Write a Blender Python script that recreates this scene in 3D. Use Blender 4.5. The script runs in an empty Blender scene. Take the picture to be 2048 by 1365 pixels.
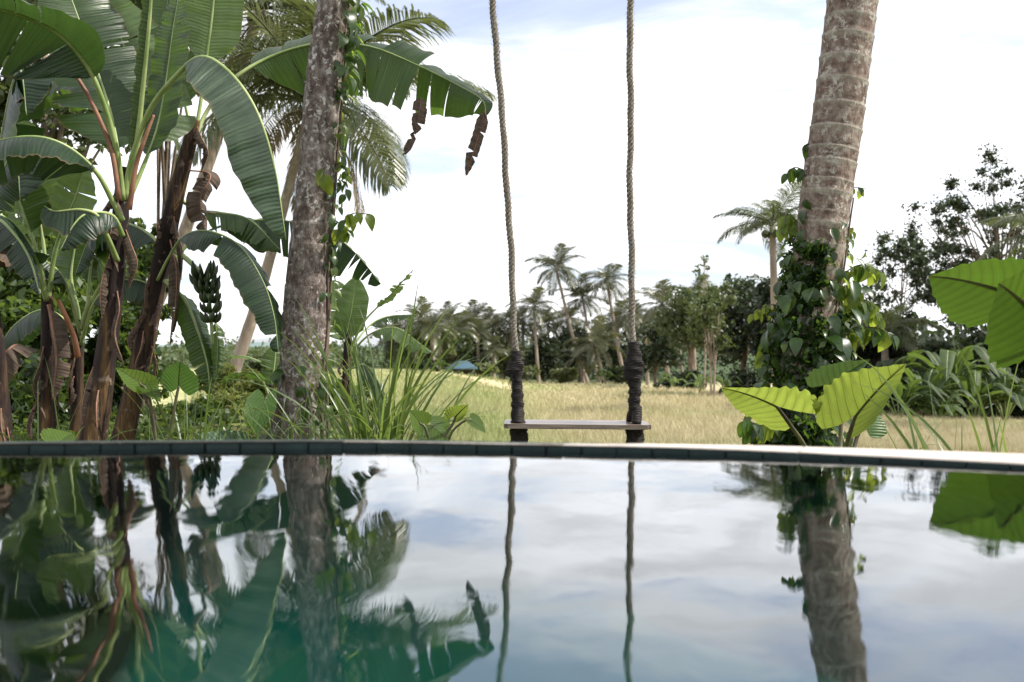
import bpy, math, random
import numpy as np
from mathutils import Vector, Matrix
random.seed(7); rng = np.random.default_rng(7)
R = math.radians
scene = bpy.context.scene
col = scene.collection

# ------------------------------------------------------------------ camera
F = 1991.0; CZ = 0.188; HY = 690.0          # focal length in photo pixels, eye height above the water, horizon row
cam = bpy.data.cameras.new('camera'); camo = bpy.data.objects.new('camera', cam); col.objects.link(camo)
camo.location = (0, 0, CZ)
camo.rotation_euler = (R(90) + math.atan((HY - 682.5) / F), 0, 0)
cam.lens = 35; cam.sensor_width = 36; cam.clip_start = 0.05; cam.clip_end = 6000
cam.dof.use_dof = True; cam.dof.focus_distance = 5.1; cam.dof.aperture_fstop = 4.0
scene.camera = camo

# ------------------------------------------------------------------ sky and sun
SUN_AZ, SUN_EL = R(95), R(46)
world = bpy.data.worlds.new('World'); scene.world = world; world.use_nodes = True
nt = world.node_tree; N = nt.nodes; L = nt.links
bg = N['Background']; bg.inputs[1].default_value = 0.1
sky = N.new('ShaderNodeTexSky'); sky.sky_type = 'NISHITA'; sky.sun_disc = False
sky.sun_elevation = SUN_EL; sky.sun_rotation = SUN_AZ; sky.air_density = 1.0; sky.dust_density = 1.5
tc = N.new('ShaderNodeTexCoord'); sp = N.new('ShaderNodeSeparateXYZ'); L.new(tc.outputs['Generated'], sp.inputs[0])
def wmath(op, a, b=None, clamp=False):
    n = N.new('ShaderNodeMath'); n.operation = op; n.use_clamp = clamp
    for i, v in enumerate((a, b)):
        if v is None: continue
        if isinstance(v, (int, float)): n.inputs[i].default_value = v
        else: L.new(v, n.inputs[i])
    return n.outputs[0]
zc = wmath('ADD', wmath('MAXIMUM', sp.outputs[2], 0.0), 0.16)
cx = wmath('DIVIDE', sp.outputs[0], zc); cy = wmath('DIVIDE', sp.outputs[1], zc)
cb = N.new('ShaderNodeCombineXYZ'); L.new(cx, cb.inputs[0]); L.new(cy, cb.inputs[1])
def wnoise(scale, detail, rough, mapscale, loc):
    m = N.new('ShaderNodeMapping'); m.inputs['Scale'].default_value = mapscale; m.inputs['Location'].default_value = loc
    m.inputs['Rotation'].default_value = (0, 0, 0.35)
    L.new(cb.outputs[0], m.inputs[0])
    n = N.new('ShaderNodeTexNoise'); n.inputs['Scale'].default_value = scale; n.inputs['Detail'].default_value = detail
    n.inputs['Roughness'].default_value = rough; n.inputs['Distortion'].default_value = 0.6; L.new(m.outputs[0], n.inputs['Vector'])
    return n.outputs['Fac']
n1 = wnoise(0.9, 9, 0.58, (0.8, 1.3, 1), (3.1, 1.7, 0)); n2 = wnoise(3.2, 7, 0.6, (0.7, 1.5, 1), (8.0, 2.2, 0))
cf = wmath('ADD', wmath('MULTIPLY', n1, 0.7), wmath('MULTIPLY', n2, 0.3))
mr = N.new('ShaderNodeMapRange'); mr.interpolation_type = 'SMOOTHSTEP'
mr.inputs[1].default_value = 0.385; mr.inputs[2].default_value = 0.525; L.new(cf, mr.inputs[0])
shade = N.new('ShaderNodeMapRange'); shade.inputs[1].default_value = 0.40; shade.inputs[2].default_value = 0.62
shade.inputs[3].default_value = 1.0; shade.inputs[4].default_value = 0.74; L.new(n2, shade.inputs[0])
ccol = N.new('ShaderNodeMix'); ccol.data_type = 'RGBA'; ccol.blend_type = 'MULTIPLY'; ccol.inputs[0].default_value = 1
ccol.inputs[6].default_value = (12.2, 12.25, 12.5, 1)
L.new(shade.outputs[0], ccol.inputs[7])
skym = N.new('ShaderNodeMix'); skym.data_type = 'RGBA'; skym.blend_type = 'MULTIPLY'; skym.inputs[0].default_value = 1
L.new(sky.outputs[0], skym.inputs[6]); skym.inputs[7].default_value = (0.95, 1.08, 1.35, 1)
mix = N.new('ShaderNodeMix'); mix.data_type = 'RGBA'
mf = wmath('ADD', wmath('MULTIPLY', mr.outputs[0], 0.62), 0.36)
L.new(mf, mix.inputs[0]); L.new(skym.outputs[2], mix.inputs[6]); L.new(ccol.outputs[2], mix.inputs[7])
L.new(mix.outputs[2], bg.inputs[0])
sd = Vector((math.sin(SUN_AZ) * math.cos(SUN_EL), math.cos(SUN_AZ) * math.cos(SUN_EL), math.sin(SUN_EL)))
sl = bpy.data.lights.new('sun', 'SUN'); sl.energy = 5.0; sl.angle = R(0.6); sl.color = (1.0, 0.94, 0.84)
so = bpy.data.objects.new('sun', sl); col.objects.link(so); so.rotation_euler = (-sd).to_track_quat('-Z', 'Y').to_euler()
so.location = sd * 30
scene.view_settings.view_transform = 'Standard'; scene.view_settings.look = 'None'
scene.view_settings.exposure = 0.58; scene.view_settings.gamma = 1.0
scene.render.engine = 'CYCLES'
scene.cycles.max_bounces = 8; scene.cycles.transparent_max_bounces = 12; scene.cycles.caustics_reflective = False
scene.cycles.caustics_refractive = False

# ------------------------------------------------------------------ helpers
ORG = {}
def P(px, py, d): return np.array([(px - 1024) / F * d, d, CZ + (HY - py) / F * d])
def sst(a, b, x):
    t = min(1, max(0, (x - a) / (b - a))); return t * t * (3 - 2 * t)
def lerp(a, b, t): return a + (b - a) * t
def gz(X, Y):
    t = X / max(Y, 0.5)
    slope = lerp(0.0135, 0.0276, sst(-0.087, 0.03, t))
    zf = CZ - (1.3 + slope * min(Y, 130))
    lf = sst(-0.5, -1.3, X) if Y < 20 else sst(-0.06, -0.16, t)
    near = lerp(-0.66, -0.47, sst(-0.5, -1.3, X))
    z = lerp(near, zf, lerp(sst(6, 12, Y), sst(9, 16, Y), sst(-0.5, -1.3, X)))
    return z + 0.05 * math.sin(X * 0.9 + 1.3) * math.sin(Y * 0.35) * sst(8, 16, Y)
def tag(o, label=None, cat=None, group=None, kind=None):
    if label: o['label'] = label
    if cat: o['category'] = cat
    if group: o['group'] = group
    if kind: o['kind'] = kind
    return o
def thing(name, label, cat, loc, group=None):
    o = bpy.data.objects.new(name, None); o.empty_display_size = 0.1
    o.location = loc; col.objects.link(o); ORG[o.name] = np.array(loc, float)
    return tag(o, label, cat, group)
def rawmesh(name, V, Fc, mat, smooth=True, uv=None):
    me = bpy.data.meshes.new(name)
    V = np.asarray(V, float)
    if isinstance(Fc, np.ndarray):
        k = Fc.shape[1]; n = len(Fc)
        me.vertices.add(len(V)); me.vertices.foreach_set('co', V.ravel())
        me.loops.add(n * k); me.loops.foreach_set('vertex_index', Fc.ravel().astype(np.int32))
        me.polygons.add(n); me.polygons.foreach_set('loop_start', np.arange(0, n * k, k, dtype=np.int32))
        me.update(calc_edges=True); me.validate()
    else:
        me.from_pydata(V.tolist(), [], [list(f) for f in Fc])
    if uv is not None:
        uv = np.asarray(uv, float); l = me.uv_layers.new(name='UVMap')
        vi = np.empty(len(me.loops), np.int32); me.loops.foreach_get('vertex_index', vi)
        l.data.foreach_set('uv', uv[vi].ravel())
    if smooth: me.polygons.foreach_set('use_smooth', [True] * len(me.polygons))
    if mat: me.materials.append(mat)
    me.update(); return me
def add(name, V, Fc, mat, parent=None, smooth=True, uv=None):
    org = ORG[parent.name] if parent else np.zeros(3)
    me = rawmesh(name, np.asarray(V, float) - org, Fc, mat, smooth, uv)
    o = bpy.data.objects.new(name, me); col.objects.link(o)
    if parent: o.parent = parent
    ORG[o.name] = org
    return o
def inst(name, me, parent, M):
    o = bpy.data.objects.new(name, me); col.objects.link(o); o.parent = parent
    org = ORG[parent.name]; ORG[o.name] = org
    o.matrix_basis = Matrix.Translation(Vector(-org)) @ M
    return o
def nrm(v):
    v = np.asarray(v, float); return v / (np.linalg.norm(v) + 1e-12)
def spl(pts, n):
    p = np.asarray(pts, float); k = len(p)
    if k == 2: return p[0] + (p[1] - p[0]) * np.linspace(0, 1, n)[:, None]
    q = np.vstack([2 * p[0] - p[1], p, 2 * p[-1] - p[-2]])
    ts = np.linspace(0, k - 1, n); i = np.minimum(ts.astype(int), k - 2); t = (ts - i)[:, None]
    a, b, c, d = q[i], q[i + 1], q[i + 2], q[i + 3]
    return 0.5 * (2 * b + (c - a) * t + (2 * a - 5 * b + 4 * c - d) * t ** 2 + (3 * b - a - 3 * c + d) * t ** 3)
def frames(p, ref=None):
    p = np.asarray(p); T = np.gradient(p, axis=0); T /= np.linalg.norm(T, axis=1)[:, None] + 1e-12
    r = np.array([0.13, -1, 0.2]) if ref is None else np.asarray(ref, float)
    A = []; 
    for t in T:
        a = r - t * r.dot(t); a = nrm(a); A.append(a); r = a if ref is None else r
    A = np.array(A); B = np.cross(T, A); return T, A, B
def tube(p, rad, n=8, cap=True, rfun=None):
    p = np.asarray(p, float); m = len(p); rad = np.broadcast_to(np.asarray(rad, float), (m,))
    T, A, B = frames(p); an = np.linspace(0, 2 * math.pi, n, endpoint=False)
    V = np.zeros((m, n, 3)); uv = np.zeros((m, n, 2))
    Ls = np.r_[0, np.cumsum(np.linalg.norm(np.diff(p, axis=0), axis=1))]
    for i in range(m):
        rr = rad[i] * (np.ones(n) if rfun is None else rfun(i, an))
        V[i] = p[i] + rr[:, None] * (np.cos(an)[:, None] * A[i] + np.sin(an)[:, None] * B[i])
        uv[i, :, 0] = an / (2 * math.pi); uv[i, :, 1] = Ls[i]
    Fc = [(i * n + j, i * n + (j + 1) % n, (i + 1) * n + (j + 1) % n, (i + 1) * n + j) for i in range(m - 1) for j in range(n)]
    if cap: Fc += [tuple(range(n - 1, -1, -1)), tuple(range((m - 1) * n, m * n))]
    return V.reshape(-1, 3), Fc, uv.reshape(-1, 2)
def join(parts):
    Vs, Fs, Us, o = [], [], [], 0
    for V, Fc, U in parts:
        Vs.append(V); Fs += [tuple(i + o for i in f) for f in Fc]; Us.append(U); o += len(V)
    return np.vstack(Vs), Fs, np.vstack(Us)
def box(c, s, M=None):
    V = np.array([[x, y, z] for x in (-.5, .5) for y in (-.5, .5) for z in (-.5, .5)]) * np.array(s)
    if M is not None: V = V @ np.array(M).T
    return V + np.array(c), [(0, 1, 3, 2), (4, 6, 7, 5), (0, 4, 5, 1), (2, 3, 7, 6), (0, 2, 6, 4), (1, 5, 7, 3)], np.zeros((8, 2))

# ------------------------------------------------------------------ materials
class NB:
    def __init__(s, name):
        s.m = bpy.data.materials.new(name); s.m.use_nodes = True; s.t = s.m.node_tree
        s.b = s.t.nodes['Principled BSDF']; s.out = s.t.nodes['Material Output']; s.tc = s.n('TexCoord')
    def n(s, t): return s.t.nodes.new('ShaderNode' + t)
    def l(s, a, b): s.t.links.new(a, b)
    def set(s, sock, v):
        if isinstance(v, (int, float)): sock.default_value = v
        elif isinstance(v, tuple): sock.default_value = v if len(v) != 3 or sock.type == 'VECTOR' else (*v, 1)
        else: s.l(v, sock)
    def math(s, op, a, b=0.0, clamp=False):
        n = s.n('Math'); n.operation = op; n.use_clamp = clamp; s.set(n.inputs[0], a); s.set(n.inputs[1], b); return n.outputs[0]
    def map(s, vec, scale, loc=(0, 0, 0)):
        n = s.n('Mapping'); s.l(vec, n.inputs[0]); n.inputs['Scale'].default_value = scale; n.inputs['Location'].default_value = loc; return n.outputs[0]
    def noise(s, vec, scale, detail=4, rough=0.55, dist=0.0):
        n = s.n('TexNoise'); s.l(vec, n.inputs['Vector']); n.inputs['Scale'].default_value = scale
        n.inputs['Detail'].default_value = detail; n.inputs['Roughness'].default_value = rough; n.inputs['Distortion'].default_value = dist
        return n.outputs['Fac']
    def ramp(s, fac, stops):
        n = s.n('ValToRGB'); s.l(fac, n.inputs[0]); e = n.color_ramp.elements
        while len(e) < len(stops): e.new(0.5)
        for k, (p, c) in zip(e, stops): k.position = p; k.color = (*c, 1)
        return n.outputs[0]
    def mr(s, v, a, b, c=0.0, d=1.0):
        n = s.n('MapRange'); s.set(n.inputs[0], v)
        for i, x in enumerate((a, b, c, d)): n.inputs[i + 1].default_value = x
        return n.outputs[0]
    def mix(s, f, a, b, mode='MIX'):
        n = s.n('Mix'); n.data_type = 'RGBA'; n.blend_type = mode; s.set(n.inputs[0], f); s.set(n.inputs[6], a); s.set(n.inputs[7], b); return n.outputs[2]
    def bump(s, h, strength=0.5, dist=0.01):
        n = s.n('Bump'); s.l(h, n.inputs['Height']); n.inputs['Strength'].default_value = strength; n.inputs['Distance'].default_value = dist
        s.l(n.outputs[0], s.b.inputs['Normal']); return n.outputs[0]
    def fin(s, colr, rough=0.6, spec=0.4):
        s.set(s.b.inputs['Base Color'], colr); s.set(s.b.inputs['Roughness'], rough); s.b.inputs['Specular IOR Level'].default_value = spec; return s.m
    def translucent(s, colr, fac):
        t = s.n('BsdfTranslucent'); s.set(t.inputs[0], colr); m = s.n('MixShader'); m.inputs[0].default_value = fac
        s.l(s.b.outputs[0], m.inputs[1]); s.l(t.outputs[0], m.inputs[2]); s.l(m.outputs[0], s.out.inputs[0])
    def rand(s): return s.n('ObjectInfo').outputs['Random']
def uvxy(b):
    u = b.n('UVMap'); u.uv_map = 'UVMap'; s = b.n('SeparateXYZ'); b.l(u.outputs[0], s.inputs[0]); return u.outputs[0], s.outputs[0], s.outputs[1]

def leafmat(name, dark, light, trans, tf=0.4, rough=0.4, nscale=3.0, spec=0.45):
    dark = tuple(x * .5 for x in dark); light = tuple(x * .72 for x in light)
    b = NB(name); ob = b.tc.outputs['Object']
    f = b.math('ADD', b.math('MULTIPLY', b.noise(ob, nscale, 3), 0.75), b.math('MULTIPLY', b.rand(), 0.3))
    c = b.mix(b.mr(f, 0.3, 0.75), dark, light)
    b.fin(c, rough, spec); tcx = b.mix(b.mr(f, 0.3, 0.75), tuple(x * 0.7 for x in trans), trans); b.translucent(tcx, tf); return b.m
def bananamat(name, dark, light, trans, tf=0.42, rough=0.38):
    dark = tuple(x * .40 for x in dark); light = tuple(x * .60 for x in light); trans = tuple(x * .85 for x in trans)
    b = NB(name); uv, u, v = uvxy(b)
    st = b.noise(b.map(uv, (55, 0.6, 1)), 1.0, 3, 0.6)          # fine lateral veins
    bl = b.noise(b.map(uv, (3, 1.2, 1)), 1.0, 3)
    f = b.math('ADD', b.math('MULTIPLY', st, 0.55), b.math('MULTIPLY', bl, 0.45))
    c = b.mix(b.mr(f, 0.36, 0.64), dark, light)
    edge = b.mr(b.math('ABSOLUTE', v), 0.93, 1.0)
    c = b.mix(b.math('MULTIPLY', edge, b.mr(bl, 0.4, 0.6)), c, (0.16, 0.10, 0.05))
    b.bump(b.math('SINE', b.math('MULTIPLY', b.math('ADD', u, b.math('MULTIPLY', bl, 0.03)), 330.0)), 0.35, 0.002)
    b.fin(c, rough, 0.5); b.translucent(b.mix(b.mr(f, 0.3, 0.7), tuple(x * 0.6 for x in trans), trans), tf); return b.m
def earmat(name, dark, light, trans, tf=0.5, rough=0.4):
    b = NB(name); uv, u, v = uvxy(b); av = b.math('ABSOLUTE', v)
    q = b.math('SUBTRACT', u, b.math('ADD', b.math('MULTIPLY', av, 0.30), b.math('MULTIPLY', b.math('MULTIPLY', av, av), 0.22)))
    fr = b.math('ABSOLUTE', b.math('SUBTRACT', b.math('FRACT', b.math('MULTIPLY', q, 6.2)), 0.5))
    wdt = b.mr(av, 0.0, 1.0, 0.05, 0.012)
    vein = b.math('LESS_THAN', fr, wdt); mid = b.math('LESS_THAN', av, 0.032)
    vv = b.math('MAXIMUM', b.math('MULTIPLY', vein, b.mr(av, 0.75, 1.0, 1.0, 0.2)), mid)
    fine = b.noise(b.map(uv, (26, 26, 1)), 1.0, 4, 0.6); blot = b.noise(b.map(uv, (3, 3, 1)), 1.0, 2)
    f = b.math('ADD', b.math('MULTIPLY', fine, 0.4), b.math('ADD', b.math('MULTIPLY', blot, 0.4), b.math('MULTIPLY', fr, 0.4)))
    c = b.mix(b.mr(f, 0.3, 0.7), dark, light); c = b.mix(vv, c, tuple(x * 0.75 for x in dark))
    t = b.mix(b.mr(f, 0.3, 0.7), tuple(x * 0.72 for x in trans), trans); t = b.mix(b.math('MULTIPLY', vv, 0.72), t, (0.08, 0.10, 0.015))
    vo = b.n('TexVoronoi'); vo.feature = 'DISTANCE_TO_EDGE'; b.l(b.map(uv, (16, 16, 1)), vo.inputs['Vector']); net = b.math('LESS_THAN', vo.outputs['Distance'], 0.035); t = b.mix(b.math('MULTIPLY', net, 0.3), t, (0.10, 0.13, 0.02))
    spot = b.mr(b.noise(b.map(uv, (9, 9, 1), (3, 5, 0)), 1.0, 5, 0.7), 0.66, 0.72); t = b.mix(spot, t, (0.10, 0.06, 0.02)); c = b.mix(spot, c, (0.10, 0.06, 0.02))
    bh = b.math('ADD', b.math('MULTIPLY', fr, 0.8), b.math('MULTIPLY', fine, 0.4)); b.bump(bh, 0.35, 0.003)
    b.fin(c, rough, 0.35); b.translucent(t, tf); return b.m
def barkmat(name, stops, lichen, scale=14.0, zs=0.5, lich=(0.56, 0.66), bump=0.012, ring=0.0):
    b = NB(name); ob = b.tc.outputs['Object']; mp = b.map(ob, (1, 1, zs))
    n = b.noise(mp, scale, 8, 0.68); c = b.ramp(n, stops)
    l1 = b.noise(ob, scale * 1.3, 6, 0.62, 0.4); l2 = b.noise(ob, scale * 0.28, 3)
    c = b.mix(b.math('MULTIPLY', b.mr(l1, lich[0], lich[1]), b.mr(l2, 0.35, 0.6)), c, lichen)
    n3 = b.noise(b.map(ob, (3.5, 3.5, 0.6)), scale * 1.5, 5, 0.7); c = b.mix(b.mr(n3, 0.56, 0.72, 0, 0.7), c, (0.035, 0.026, 0.02))
    if ring:
        uv, u, v = uvxy(b); vn = b.math('ADD', v, b.math('MULTIPLY', b.math('SUBTRACT', l1, 0.5), 0.5))
        c = b.mix(b.math('MULTIPLY', b.mr(vn, 0.62, 0.95), ring * 0.55), c, (0.40, 0.385, 0.32)); c = b.mix(b.math('MULTIPLY', b.math('LESS_THAN', vn, 0.07), ring * 0.55), c, (0.08, 0.065, 0.055))
    b.bump(b.math('ADD', n, b.math('MULTIPLY', n3, -0.5)), 0.9, bump); return b.fin(c, 0.85, 0.2)

M = {}
M['bark_grey'] = barkmat('bark_grey', [(0.30, (0.022, 0.018, 0.016)), (0.44, (0.085, 0.062, 0.053)), (0.56, (0.17, 0.14, 0.125)), (0.72, (0.33, 0.31, 0.29))], (0.50, 0.49, 0.46), 26, 0.6, (0.54, 0.62), ring=0.15)
M['bark_ring'] = barkmat('bark_ring', [(0.30, (0.04, 0.033, 0.028)), (0.44, (0.145, 0.10, 0.08)), (0.56, (0.225, 0.175, 0.145)), (0.72, (0.33, 0.30, 0.26))], (0.42, 0.40, 0.35), 24, 0.8, (0.52, 0.60), ring=0.8)
M['bark_far'] = barkmat('bark_far', [(0.3, (0.16, 0.12, 0.09)), (0.7, (0.36, 0.30, 0.25))], (0.42, 0.38, 0.32), 2, 0.3, bump=0.02)
M['bark_dark'] = barkmat('bark_dark', [(0.3, (0.05, 0.035, 0.025)), (0.7, (0.20, 0.15, 0.11))], (0.3, 0.27, 0.22), 5, 0.4)
M['pseudostem'] = barkmat('pseudostem', [(0.34, (0.010, 0.007, 0.007)), (0.50, (0.024, 0.015, 0.013)), (0.60, (0.09, 0.052, 0.025)), (0.72, (0.24, 0.17, 0.07)), (0.85, (0.16, 0.18, 0.06))], (0.30, 0.23, 0.19), 9, 0.13, (0.6, 0.7))
M['ban'] = bananamat('banana_leaf', (0.016, 0.045, 0.016), (0.046, 0.10, 0.035), (0.16, 0.28, 0.04), 0.42)
M['ban_sheen'] = bananamat('banana_leaf_sheen', (0.016, 0.042, 0.020), (0.10, 0.165, 0.095), (0.12, 0.22, 0.05), 0.25, 0.42)
M['ban_dark'] = bananamat('banana_leaf_dark', (0.012, 0.035, 0.016), (0.03, 0.075, 0.030), (0.08, 0.16, 0.03), 0.3, 0.42)
M['ban_pale'] = bananamat('banana_leaf_pale', (0.07, 0.14, 0.055), (0.16, 0.25, 0.10), (0.28, 0.42, 0.09), 0.42, 0.45)
M['ban_dry'] = bananamat('banana_leaf_dry', (0.06, 0.04, 0.03), (0.22, 0.155, 0.115), (0.14, 0.08, 0.04), 0.2, 0.85)
M['ban_far'] = leafmat('banana_leaf_far', (0.02, 0.05, 0.018), (0.09, 0.14, 0.045), (0.20, 0.30, 0.05), 0.35, 0.6, 3.0, .25)
b = NB('midrib'); M['midrib'] = b.fin(b.mix(b.mr(b.noise(b.tc.outputs['Object'], 6), 0.35, 0.65), (0.15, 0.22, 0.06), (0.32, 0.38, 0.16)), 0.4)
b = NB('midrib_brown'); M['midrib_brown'] = b.fin(b.mix(b.mr(b.noise(b.tc.outputs['Object'], 9), 0.35, 0.65), (0.12, 0.05, 0.03), (0.30, 0.15, 0.09)), 0.6)
b = NB('midrib_pink'); M['midrib_pink'] = b.fin(b.mix(b.mr(b.noise(b.tc.outputs['Object'], 7), 0.35, 0.65), (0.42, 0.14, 0.06), (0.50, 0.24, 0.12)), 0.45)
b = NB('petiole_dark'); M['petiole_dark'] = b.fin(b.mix(b.mr(b.noise(b.tc.outputs['Object'], 9), 0.35, 0.65), (0.03, 0.022, 0.015), (0.08, 0.08, 0.03)), 0.5)
M['ear'] = earmat('ear_leaf', (0.05, 0.10, 0.02), (0.10, 0.17, 0.035), (0.30, 0.38, 0.055), 0.58)
M['ear_deep'] = earmat('ear_leaf_deep', (0.04, 0.10, 0.02), (0.08, 0.15, 0.03), (0.10, 0.19, 0.018), 0.48)
M['ear_top'] = earmat('ear_leaf_top', (0.05, 0.10, 0.05), (0.10, 0.16, 0.09), (0.15, 0.25, 0.05), 0.25, 0.32)
M['vine'] = leafmat('vine_leaf', (0.018, 0.05, 0.014), (0.055, 0.115, 0.025), (0.16, 0.28, 0.035), 0.38, 0.32, 6)
M['vine_lime'] = leafmat('vine_leaf_lime', (0.07, 0.13, 0.02), (0.15, 0.23, 0.035), (0.42, 0.52, 0.06), 0.5, 0.36, 6)
M['frond'] = leafmat('frond', (0.05, 0.075, 0.03), (0.13, 0.15, 0.06), (0.20, 0.24, 0.07), 0.3, 0.36, 1.2)
M['frond_dry'] = leafmat('frond_dry', (0.20, 0.15, 0.08), (0.36, 0.29, 0.17), (0.26, 0.18, 0.08), 0.25, 0.6, 1.2)
M['frond_far'] = leafmat('frond_far', (0.06, 0.075, 0.040), (0.16, 0.165, 0.085), (0.19, 0.20, 0.08), 0.25, 0.34, 0.5)
M['tree_dark'] = leafmat('tree_leaf_dark', (0.012, 0.024, 0.012), (0.045, 0.066, 0.026), (0.07, 0.11, 0.03), 0.25, 0.5, 0.6)
M['tree_mid'] = leafmat('tree_leaf_mid', (0.035, 0.06, 0.024), (0.10, 0.135, 0.05), (0.16, 0.21, 0.05), 0.3, 0.5, 0.6)
M['tree_pale'] = leafmat('tree_leaf_pale', (0.10, 0.135, 0.055), (0.20, 0.23, 0.10), (0.28, 0.32, 0.09), 0.3, 0.5, 0.6)
M['shrub'] = leafmat('shrub_leaf', (0.02, 0.05, 0.014), (0.075, 0.125, 0.03), (0.22, 0.32, 0.05), 0.35, 0.36, 2.0)
M['shrub_lime'] = leafmat('shrub_leaf_lime', (0.08, 0.11, 0.025), (0.18, 0.21, 0.05), (0.36, 0.40, 0.08), 0.4, 0.5, 2.0)
M['blade'] = leafmat('grass_blade', (0.05, 0.11, 0.03), (0.13, 0.20, 0.06), (0.26, 0.36, 0.07), 0.4, 0.35, 2.0)
M['fruit'] = leafmat('banana_fruit', (0.03, 0.06, 0.018), (0.075, 0.12, 0.035), (0.05, 0.08, 0.02), 0.05, 0.4, 9)
# rope and its binding
b = NB('rope'); n = b.noise(b.tc.outputs['Object'], 90, 4, 0.7); n2_ = b.noise(b.tc.outputs['Object'], 7, 3)
c = b.ramp(n, [(0.3, (0.05, 0.043, 0.036)), (0.5, (0.17, 0.15, 0.125)), (0.7, (0.38, 0.35, 0.31))]); c = b.mix(b.mr(n2_, 0.5, 0.7, 0, 0.5), c, (0.12, 0.09, 0.06))
b.bump(n, 0.8, 0.004); M['rope'] = b.fin(c, 0.95, 0.1)
b = NB('black_fibre'); n = b.noise(b.map(b.tc.outputs['Object'], (1, 1, 5)), 45, 4, 0.7)
b.bump(n, 1.0, 0.004); M['fibre'] = b.fin(b.ramp(n, [(0.35, (0.006, 0.005, 0.005)), (0.6, (0.028, 0.023, 0.022)), (0.8, (0.12, 0.10, 0.10))]), 0.7, 0.25)
b = NB('swing_wood'); n = b.noise(b.map(b.tc.outputs['Object'], (1.2, 14, 14)), 5, 6, 0.6, 0.8)
b.bump(n, 0.35, 0.003); M['wood'] = b.fin(b.ramp(n, [(0.3, (0.07, 0.05, 0.04)), (0.55, (0.17, 0.13, 0.105)), (0.75, (0.30, 0.25, 0.21))]), 0.3, 0.8)
b = NB('bamboo'); M['bamboo'] = b.fin(b.mix(b.noise(b.map(b.tc.outputs['Object'], (1, 8, 8)), 3), (0.22, 0.16, 0.08), (0.40, 0.31, 0.18)), 0.5)
# pool stone
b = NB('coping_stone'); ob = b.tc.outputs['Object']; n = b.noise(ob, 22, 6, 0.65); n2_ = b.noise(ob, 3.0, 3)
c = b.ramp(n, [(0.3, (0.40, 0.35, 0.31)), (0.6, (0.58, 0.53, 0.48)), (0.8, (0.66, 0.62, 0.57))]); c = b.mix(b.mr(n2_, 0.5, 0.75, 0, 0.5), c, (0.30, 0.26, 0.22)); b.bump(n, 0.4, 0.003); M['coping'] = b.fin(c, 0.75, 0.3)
b = NB('coping_stone_shaded'); n = b.noise(b.tc.outputs['Object'], 22, 6, 0.65); b.bump(n, 0.4, 0.003); M['coping_dark'] = b.fin(b.ramp(n, [(0.3, (0.025, 0.025, 0.022)), (0.6, (0.06, 0.056, 0.048)), (0.8, (0.14, 0.125, 0.105))]), 0.8, 0.2)  # same coping stone darkened: plant shade painted into the left slabs
b = NB('coping_stone_half_shaded'); n = b.noise(b.tc.outputs['Object'], 18, 6, 0.7); b.bump(n, 0.4, 0.003); M['coping_mid'] = b.fin(b.ramp(n, [(0.3, (0.12, 0.105, 0.09)), (0.55, (0.30, 0.27, 0.235)), (0.75, (0.50, 0.46, 0.41))]), 0.8, 0.2)  # in-between tone of the painted shade, leading over to the bright slabs
b = NB('green_stone_tile'); ob = b.tc.outputs['Object']; n = b.noise(ob, 35, 6, 0.65)
c = b.ramp(n, [(0.3, (0.004, 0.011, 0.011)), (0.55, (0.010, 0.024, 0.023)), (0.8, (0.025, 0.045, 0.042))]); c = b.mix(b.rand(), c, (0.008, 0.018, 0.017)); b.bump(n, 0.6, 0.002); M['tile'] = b.fin(c, 0.55, 0.25)
b = NB('pool_render'); n = b.noise(b.tc.outputs['Object'], 9, 5); M['poolwall'] = b.fin(b.mix(n, (0.010, 0.022, 0.020), (0.03, 0.05, 0.045)), 0.7)
b = NB('pool_floor'); ob = b.tc.outputs['Object']; n = b.noise(ob, 4, 5, 0.6); n2_ = b.noise(ob, 26, 4)
c = b.mix(n, (0.007, 0.085, 0.078), (0.016, 0.125, 0.115)); c = b.mix(b.mr(n2_, 0.55, 0.75, 0, 0.35), c, (0.004, 0.05, 0.046)); M['floor'] = b.fin(c, 0.7)
# water: a Fresnel mirror over clear green water
b = NB('water'); g = b.n('BsdfGlossy'); g.inputs['Roughness'].default_value = 0.015; g.inputs[0].default_value = (0.96, 0.98, 1.0, 1)
t = b.n('BsdfTransparent'); t.inputs[0].default_value = (0.20, 0.68, 0.64, 1); fz = b.n('Fresnel'); fz.inputs[0].default_value = 1.40
ob = b.tc.outputs['Object']
w1 = b.noise(b.map(ob, (1.0, 0.55, 1)), 3.2, 2, 0.45, 0.5); w2 = b.noise(b.map(ob, (1.4, 0.8, 1), (4, 2, 0)), 11.0, 3, 0.5, 0.4)
h = b.math('ADD', w1, b.math('MULTIPLY', w2, 0.16)); bp = b.bump(h, 0.23, 0.011)
b.l(bp, g.inputs['Normal']); b.l(bp, fz.inputs['Normal']); ms = b.n('MixShader')
b.l(b.math('POWER', fz.outputs[0], 0.70), ms.inputs[0]); b.l(t.outputs[0], ms.inputs[1]); b.l(g.outputs[0], ms.inputs[2]); b.l(ms.outputs[0], b.out.inputs[0]); M['water'] = b.m
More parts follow.
